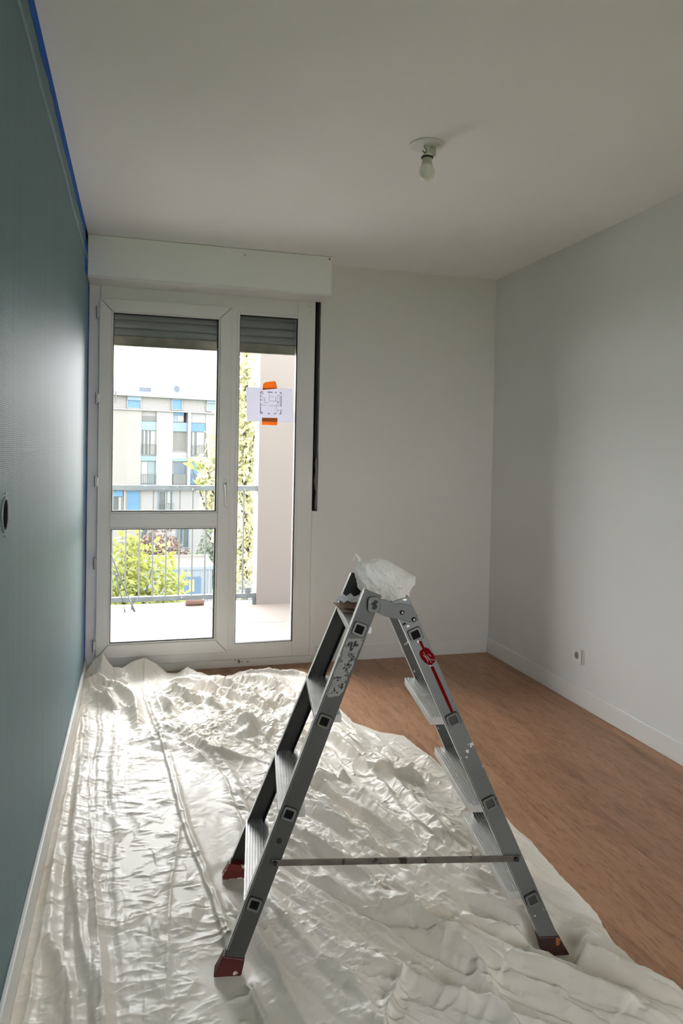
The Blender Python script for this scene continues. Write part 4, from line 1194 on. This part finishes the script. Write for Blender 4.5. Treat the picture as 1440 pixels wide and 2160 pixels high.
me.polygons.foreach_set('use_smooth', np.ones(len(fa), bool))
me.update(calc_edges=True)
me.materials.append(MT['film'])
cloth = bpy.data.objects.new('drop_cloth', me); COL.objects.link(cloth)
tag(cloth, 'crumpled cream plastic sheeting spread over the floor under the stepladder', 'sheeting')

# ================================================================ BALCONY
YR = 6.281
bf = struct(MB().box(-2.6, 3.4, D + TW, 6.52, -.24, -.020).build('trim_5', MT['concrete']), 'pinkish concrete balcony floor')
# thin cement screed fields with open joints, uneven edges
for (xa, xb, ya, yb_) in ((-2.6, .895, D + TW, 6.14), (.900, 3.4, D + TW, 5.60), (.900, 3.4, 5.606, 6.275)):
    MB().box(xa, xb, ya, yb_, -.0205, -.010).build('screed_field', MT['concrete'], bf, bevel=.003)
struct(MB().box(1.293, 3.4, YR, 6.537, -.02, 3.4).build('wall_balcony', MT['pillar'], bevel=.004))
rail = tag(empty('balcony_railing', (0, YR + .045, -.02)), 'grey metal balcony railing with thin upright bars beyond the window', 'railing')
MB().box(-2.6, 1.300, -.03, .03, .998, 1.042).build('top_rail', MT['rail'], rail, bevel=.003)
MB().box(-2.6, 1.300, -.022, .022, .064, .104).build('bottom_rail', MT['rail'], rail, bevel=.003)
b0 = None
for k in range(-26, 11):
    x = .196 + .1088 * k
    if x > 1.28: continue
    if b0 is None:
        b0 = o = MB().box(-.0065, .0065, -.0065, .0065, .104, .998).build('baluster', MT['baluster'], rail)
    else:
        o = b0.copy(); COL.objects.link(o)
    o.location = (x, 0, 0)
MB().box(1.262, 1.292, -.02, .02, -.0, .064).build('wall_bracket', MT['rail'], rail, bevel=.002)
for x in (.245, -.9, -2.0):
    MB().box(x, x + .02, -.016, .016, .0, .064).build('post_foot', MT['rod'], rail)
MB().box(1.20, 1.245, -.006, .016, .104, .150).build('rail_end_plate', MT['rail'], rail)

# leaning thin dark stand at the left end of the railing
ls = tag(empty('leaning_metal_frame', (.15, YR - .03, -.02)), 'thin dark metal rods leaning against the balcony railing at the left', 'metal frame')
MB().tube([(-.115, 0, .575), (-.073, 0, .487), (.012, -.02, .26), (.085, -.05, .105), (.125, -.09, .012)], .0075, 8).build('rod', MT['rod'], ls, smooth=True)
MB().tube([(-.105, .0, .430), (-.060, -.006, .330), (-.030, -.012, .305), (-.020, -.02, .25), (.020, -.05, .13), (.050, -.10, .012)], .0055, 8).build('rod', MT['rod'], ls, smooth=True)
MB().lathe([(.001, -.012), (.012, -.010), (.012, .010), (.001, .012)], (-.018, -.014, .305), 'y', 12).build('joint', MT['rod'], ls)
# terracotta roll at the balcony edge
tc_ = tag(empty('terracotta_tube', (.775, 6.40, -.020)), 'short pinkish clay tube lying at the balcony edge under the railing', 'clay tube')
MB().lathe([(.018, -.080), (.028, -.080), (.030, -.073), (.030, .073), (.028, .080), (.018, .080), (.018, -.080)], (0, 0, .0305), 'x', 20, False).build('tube', MT['terracotta'], tc_, smooth=False)

# ================================================================ OUTSIDE
GZ = -6.86
struct(MB().box(-90, 110, -130, 130, GZ - .3, GZ).build('ground', MT['grass']))
pth = struct(MB().box(-40, 45, 7.6, 33.5, GZ, GZ + .03).build('bounce_path', MT['bounce_asphalt']))  # widened over unseen ground and kept pale to bounce light onto the ceiling

# apartment block across the lawn: local u along the facade, depth positive behind it
BA = R(15)
bd = tag(empty('apartment_block', (.277, 57.0, GZ), BA), 'pale apartment block with blue window panels across the lawn', 'building')
gz = -GZ      # heights below are given from our own floor level
def fb(name, m, u0, u1, z0, z1, d0, d1, parent=bd, bevel=0):
    return MB().box(u0, u1, d0, d1, z0 + gz, z1 + gz).build(name, m, parent, bevel=bevel)
cols = [(.30, 1.45), (2.73, 3.92), (4.12, 5.38)]
# wall pieces between the window columns
prev = -16.0
for a, b in cols + [(14, 14)]:
    fb('wall', MT['facade'] if prev < -5 else MT['facade2'], prev, a, -1.70, 4.20, 0, .6); prev = b
fb('wall', MT['facade'], -16, 14, -1.72, -1.45, -.004, .6)
fb('wall', MT['facade2'], -16, 14, -6.86, -1.72, .22, .8)
fb('wall', MT['dark'], -16, 14, -1.7, 4.2, .6, .8)
fb('attic_wall', MT['attic'], -16, 14, 4.24, 5.40, .05, .7)
fb('roof_edge', MT['facade2'], -16.3, 14.3, 5.22, 5.60, -.28, 9.0)
fb('side_wall', MT['facade'], -16, 14, -6.86, 5.3, .8, 9.0)
fb('cornice', MT['facade2'], -16.2, 14.2, 4.18, 4.28, -.12, .6)
fb('plinth_ledge', MT['facade2'], -16, 14, -1.80, -1.70, -.10, .6)
def window(u0, u1, z0, z1, pane, blind=None, bz=0, split=1, rail_z=None, curtain=None, d=.18, fm='curtain', y0=0.0):
    """far window: frame with panes, a blind box above, rails and curtains as sub-parts"""
    t = .05
    mb = MB().box(u0, u0 + t, y0 + d - .05, y0 + d + .05, z0 + gz, z1 + gz).box(u1 - t, u1, y0 + d - .05, y0 + d + .05, z0 + gz, z1 + gz)
    mb.box(u0, u1, y0 + d - .05, y0 + d + .05, z0 + gz, z0 + t + gz).box(u0, u1, y0 + d - .05, y0 + d + .05, z1 - t + gz, z1 + gz)
    for k in range(1, split):
        uu = u0 + (u1 - u0) * k / split
        mb.box(uu - .03, uu + .03, y0 + d - .05, y0 + d + .05, z0 + gz, z1 + gz)
    w_ = mb.build('window', MT[fm], bd)
    MB().box(u0 + .01, u1 - .01, y0 + d, y0 + d + .03, z0 + .01 + gz, z1 - .01 + gz).build('pane', MT[pane], w_)
    if blind:
        MB().box(u0, u1, y0 + d - .10, y0 + d - .055, z1 - bz + gz, z1 + gz).build('blind', MT[blind], w_)
    for c0, c1 in (curtain or []):
        MB().box(u0 + (u1 - u0) * c0, u0 + (u1 - u0) * c1, y0 + d - .03, y0 + d - .012, z0 + .08 + gz, z1 - bz - .03 + gz).build('curtain', MT['curtain'], w_)
    if rail_z is not None:
        mb = MB().box(u0, u1, y0 - .06, y0 - .03, rail_z + gz, rail_z + .05 + gz).box(u0, u1, y0 - .06, y0 - .03, z0 + .06 + gz, z0 + .11 + gz)
        n = 7
        for k in range(n + 1):
            uu = u0 + (u1 - u0) * k / n
            mb.box(uu - .012, uu + .012, y0 - .055, y0 - .035, z0 + .08 + gz, rail_z + .02 + gz)
        mb.build('guard_rail', MT['rail_far'], w_)
    return w_
# attic windows
window(-.81, .23, 4.30, 5.20, 'blue', 'blue_l', .28, 1, y0=-.20)
window(2.58, 3.42, 4.33, 5.20, 'blue', None, 0, 1, y0=-.20)
window(5.38, 6.40, 4.36, 5.20, 'pane_g', 'blue_l', .2, 1, y0=-.20)
window(-4.6, -3.6, 4.30, 5.20, 'blue', None, 0, 1, y0=-.20)
window(8.4, 9.4, 4.30, 5.20, 'blue', None, 0, 1, y0=-.20)
# first column
fb('panel', MT['rail_far'], .30, 1.45, 3.40, 3.80, .10, .3)
fb('guard_rail', MT['facade2'], .30, 1.45, 3.80, 4.20, .14, .3)
window(.30, 1.45, .80, 3.38, 'pane_d', 'blue_l', .66, 1, 1.62, [(.18, .28), (.44, .54), (.66, .95)])
fb('ledge', MT['blue_l'], .28, 1.47, .40, .78, .04, .3)
window(.34, 1.45, -1.40, .38, 'pane_g', None, 0, 2, -.66, [(.05, .44)], fm='blue_l')
# second column
window(2.75, 3.62, 3.44, 4.20, 'blue_l', 'blue', .22, 1, None, [(.45, 1.0)])
window(2.75, 3.92, 1.12, 3.40, 'curtain_g', 'blue_l', .70, 1, None, None)
fb('ledge', MT['facade2'], 2.73, 3.93, .42, 1.10, .02, .3)
fb('ledge', MT['blue_l'], 2.75, 3.92, .40, .62, .0, .3)
window(2.80, 3.92, -1.42, .39, 'pane_b', None, 0, 1, None, None)
fb('panel', MT['rail_far'], 2.82, 3.92, -1.42, -.62, .02, .14)
# third column
fb('panel', MT['facade2'], 4.12, 5.38, 3.42, 4.20, .04, .3)
window(4.12, 5.38, .82, 3.40, 'pane_d', 'blue', .66, 1, 1.62, [(.16, .30), (.45, .95)])
fb('ledge', MT['facade2'], 4.12, 5.38, .42, .80, .02, .3)
window(4.14, 5.38, -1.42, .40, 'blue', None, 0, 1, -.62, None, fm='blue')
fb('pilaster', MT['facade2'], 3.90, 4.14, -1.7, 4.2, -.10, .1)
# lower storeys
window(-1.95, -1.0, -3.55, -1.84, 'pane_d', 'blue', .45, 1, None, [(.1, .3), (.7, .9)], y0=.02)
window(-.75, .34, -3.55, -1.84, 'blue', None, 0, 1, None, None, y0=.02, fm='blue_l')
window(1.72, 2.82, -3.55, -1.92, 'pane_d', None, 0, 2, -2.9, [(.62, .85)], y0=.02, fm='blue_l')
window(5.80, 6.70, -3.75, -2.2, 'pane_b', None, 0, 1, None, None, y0=.02, fm='blue_l')
window(5.80, 6.70, -6.6, -4.6, 'pane_d', None, 0, 1, -5.9, [(.0, .1)], y0=.02)
window(.4, 1.5, -6.4, -4.6, 'pane_d', None, 0, 2, None, None, y0=.02)
window(3.2, 4.2, -6.4, -4.6, 'pane_d', None, 0, 2, None, None, y0=.02, fm='blue_l')
fb('downpipe', MT['facade2'], -.93, -.80, -6.8, -1.8, .05, .2)
fb('downpipe', MT['curtain'], 5.66, 5.76, -6.8, -1.8, .05, .2)
# roof gear
fb('chimney', MT['pane_b'], .42, 1.35, 5.60, 6.05, 1.2, 2.2)
mb = MB()
rr = [(.27 * math.cos(2 * math.pi * k / 20), .27 * math.sin(2 * math.pi * k / 20)) for k in range(20)]
mb.loft([[(3.30 + a, .98, 6.05 + gz + b) for a, b in rr], [(3.30 + a * .8, 1.06, 6.05 + gz + b * .8) for a, b in rr]])
mb.box(3.27, 3.33, 1.05, 1.15, 5.6 + gz, 6.0 + gz)
mb.build('satellite_dish', MT['pane_b'], bd)
MB().box(-1.80, -1.74, -.62, -.50, 4.60 + gz, 5.47 + gz).build('antenna_mast', MT['rod'], bd)

# small blue service building
kz = -4.10
kb = tag(empty('service_hut', (2.15, 34.0, GZ), 0), 'low pale blue service hut with flat tan roof on the lawn', 'hut')
hh = kz - GZ
MB().box(-1.5, 1.55, 0, 3.0, 0, hh - .02).build('wall', MT['kiosk'], kb)
MB().box(-1.5, 1.50, .05, 2.95, hh - .02, hh + .02).build('roof', MT['kiosk_roof'], kb)
mb = MB().box(-1.56, 1.60, 2.92, 3.06, hh - .06, hh + .16).box(1.46, 1.60, -.04, 2.92, hh - .06, hh + .12).box(-1.56, -1.44, -.04, 2.92, hh - .06, hh + .12)
mb.build('parapet', MT['curtain'], kb)
MB().box(-1.56, 1.60, -.06, .04, hh - .10, hh + .03).build('fascia', MT['kiosk'], kb)
dk = MB().box(.30, 1.02, -.05, .02, .0, hh - .46).build('door', MT['kiosk_door'], kb)
MB().box(.50, .74, -.07, -.045, hh - 1.10, hh - .55).build('notice', MT['sign_y'], dk)
MB().box(1.38, 1.44, -.04, .02, .0, hh - .1).build('downpipe', MT['curtain'], kb)
for k in range(-4, 5):
    MB().box(k * .34 - .008, k * .34 + .008, -.012, .0, .0, hh - .12).build('panel_joint', MT['facade2'], kb)

# ---------------------------------------------------------------- trees and bushes
def foliage(name, m, parent, blobs, n, size, seed, flat=.5):
    rs_ = np.random.RandomState(seed)
    W_ = np.array([b[3] * b[4] * b[5] for b in blobs]); W_ = W_ / W_.sum()
    which = rs_.choice(len(blobs), n, p=W_)
    B = np.array(blobs)[which]
    d = rs_.normal(size=(n, 3)); d /= np.linalg.norm(d, axis=1)[:, None]
    r = rs_.rand(n) ** .45
    c = B[:, :3] + d * r[:, None] * B[:, 3:6]
    a = rs_.normal(size=(n, 3)); a /= np.linalg.norm(a, axis=1)[:, None]
    b = np.cross(a, rs_.normal(size=(n, 3))); b /= np.linalg.norm(b, axis=1)[:, None]
    s = size * (.6 + .8 * rs_.rand(n))[:, None]
    k = np.cross(a, b)
    V = np.stack([c - a * s, c - a * s * .1 + b * s * .48, c + a * s, c - a * s * .1 - b * s * .48], 1)
    V[:, 1] += k * s * .12; V[:, 3] += k * s * .12
    V = V.reshape(-1, 3)
    F = (np.arange(n)[:, None] * 4 + np.array([[0, 1, 2, 3]])).astype(np.int32)
    me = bpy.data.meshes.new(name)
    me.vertices.add(len(V)); me.vertices.foreach_set('co', V.astype(np.float32).ravel())
    me.loops.add(F.size); me.loops.foreach_set('vertex_index', F.ravel())
    me.polygons.add(n); me.polygons.foreach_set('loop_start', np.arange(0, F.size, 4, dtype=np.int32))
    me.update(calc_edges=True)
    me.materials.append(m)
    o = bpy.data.objects.new(name, me); COL.objects.link(o)
    o.parent = parent
    return tag(o, kind='stuff')
def branches(parent, pts_list, m=None):
    for i_, (pts, r0, r1) in enumerate(pts_list):
        n = len(pts); MB().tube(pts, [r0 + (r1 - r0) * k / (n - 1) for k in range(n)], 7).build('trunk' if i_ == 0 else 'branch', m or MT['bark'], parent, smooth=True)
t = tag(empty('young_tree', (.10, 15.0, GZ)), 'bright yellow green tree close below the balcony railing at the left', 'tree')
branches(t, [([(0, 0, 0), (.02, 0, 2.4), (-.05, 0, 4.4), (0, 0, 6.2)], .13, .03),
             ([(0, 0, 2.6), (.5, .2, 3.9), (.85, .2, 5.0)], .05, .015), ([(0, 0, 3.0), (-.5, -.2, 4.2), (-.9, 0, 5.4)], .05, .015), ([(-.03, 0, 3.9), (.3, -.3, 5.0), (.5, -.3, 5.9)], .04, .012)])
foliage('foliage', MT['leaf'], t, [(-.35, 0, 5.6, .85, .7, 1.05), (.25, .1, 5.2, .9, .8, .85), (.75, 0, 4.9, .55, .6, .75), (.1, -.2, 4.3, 1.15, .8, .8), (-.8, 0, 4.4, .8, .7, 1.0), (.70, .2, 4.0, .75, .7, .6)], 5200, .075, 3)
foliage('foliage_tips', MT['leaf'], t, [(.55, .1, 6.0, .50, .4, .42), (.95, .1, 5.55, .35, .4, .45), (.1, .1, 6.3, .35, .4, .3)], 260, .07, 4)

t = tag(empty('poplar', (4.55, 30.0, GZ)), 'tall pale yellow poplar standing behind the right end of the railing', 'tree')
branches(t, [([(0, 0, 0), (.05, 0, 4), (.0, 0, 9), (.05, 0, 14.0)], .22, .03), ([(0, 0, 3), (.5, 0, 5.5), (.45, 0, 8)], .05, .01), ([(0, 0, 4), (-.5, 0, 6.5), (-.5, 0, 9)], .05, .01), ([(0, 0, 6), (.4, 0, 9), (.35, 0, 11.5)], .04, .01)])
foliage('foliage', MT['leaf_y'], t, [(0, 0, 3.4, .75, .8, 1.8), (-.15, 0, 6.2, .8, .8, 2.2), (.05, 0, 9.2, .7, .7, 2.2), (0, 0, 12.0, .5, .5, 2.2)], 3600, .15, 7)
t = tag(empty('spreading_tree', (3.35, 26.8, GZ)), 'loose pale yellow tree in front of the apartment block', 'tree')
branches(t, [([(0, 0, 0), (.0, 0, 4), (-.1, 0, 7), (-.1, 0, 9.2)], .2, .03), ([(0, 0, 4.5), (-.7, 0, 6.2), (-1.2, 0, 7.6)], .06, .012), ([(0, 0, 5.2), (-.6, 0, 7.4), (-.7, 0, 9.0)], .05, .012), ([(0, 0, 4.0), (-.5, .2, 5.0), (-.9, .2, 5.6)], .05, .01)])
foliage('foliage', MT['leaf_y'], t, [(-.15, 0, 8.2, .55, .6, 1.6), (-.55, 0, 7.2, .5, .6, 1.0), (-.35, 0, 6.2, .6, .6, .9), (.1, 0, 5.6, .6, .6, 1.4)], 1300, .14, 9)
foliage('foliage_tips', MT['leaf'], t, [(-1.0, 0, 7.7, .40, .4, .30), (-.8, 0, 6.9, .35, .4, .25), (-.2, 0, 5.4, .35, .4, .35)], 120, .12, 12)
for i_, (nm, loc, m, bl_, n, sz, lab_) in enumerate((
        ('bush', (1.6, 42.0, GZ), 'leaf_b', [(0, 0, 2.1, 1.1, 1, 2.0), (-1.2, 0, 1.8, 1.0, 1, 1.7), (.9, 0, 1.6, .9, .9, 1.4)], 2600, .12, 'reddish brown bush by the apartment block, seen above the yellow green tree'),
        ('bush', (4.4, 41.5, GZ), 'leaf_g', [(0, 0, 2.0, .9, 1, 1.9), (.6, 0, 1.3, .8, .8, 1.2)], 1500, .12, 'grey green bush at the foot of the apartment block'),
        ('hedge', (4.6, 47.0, GZ), 'leaf_g', [(0, 0, .35, 1.7, .6, .4), (-2, 0, .4, 1.2, .6, .45)], 1600, .10, 'low green hedge behind the flat roofed hut'),
        ('flowering_shrub', (3.25, 20.0, GZ), 'leaf_w', [(0, 0, 4.25, .35, .4, .45), (.15, 0, 3.8, .5, .5, .5), (-.1, 0, 3.2, .5, .5, .6)], 900, .07, 'whitish blossoming shrub low behind the right end of the railing'))):
    t = tag(empty(nm, loc), lab_, 'hedge' if nm == 'hedge' else 'bush')
    branches(t, [([(0, 0, 0), (.05, 0, bl_[0][2] * .6), (0, 0, bl_[0][2])], .07, .02)])
    foliage('foliage', MT[m], t, bl_, n, sz, 30 + i_)
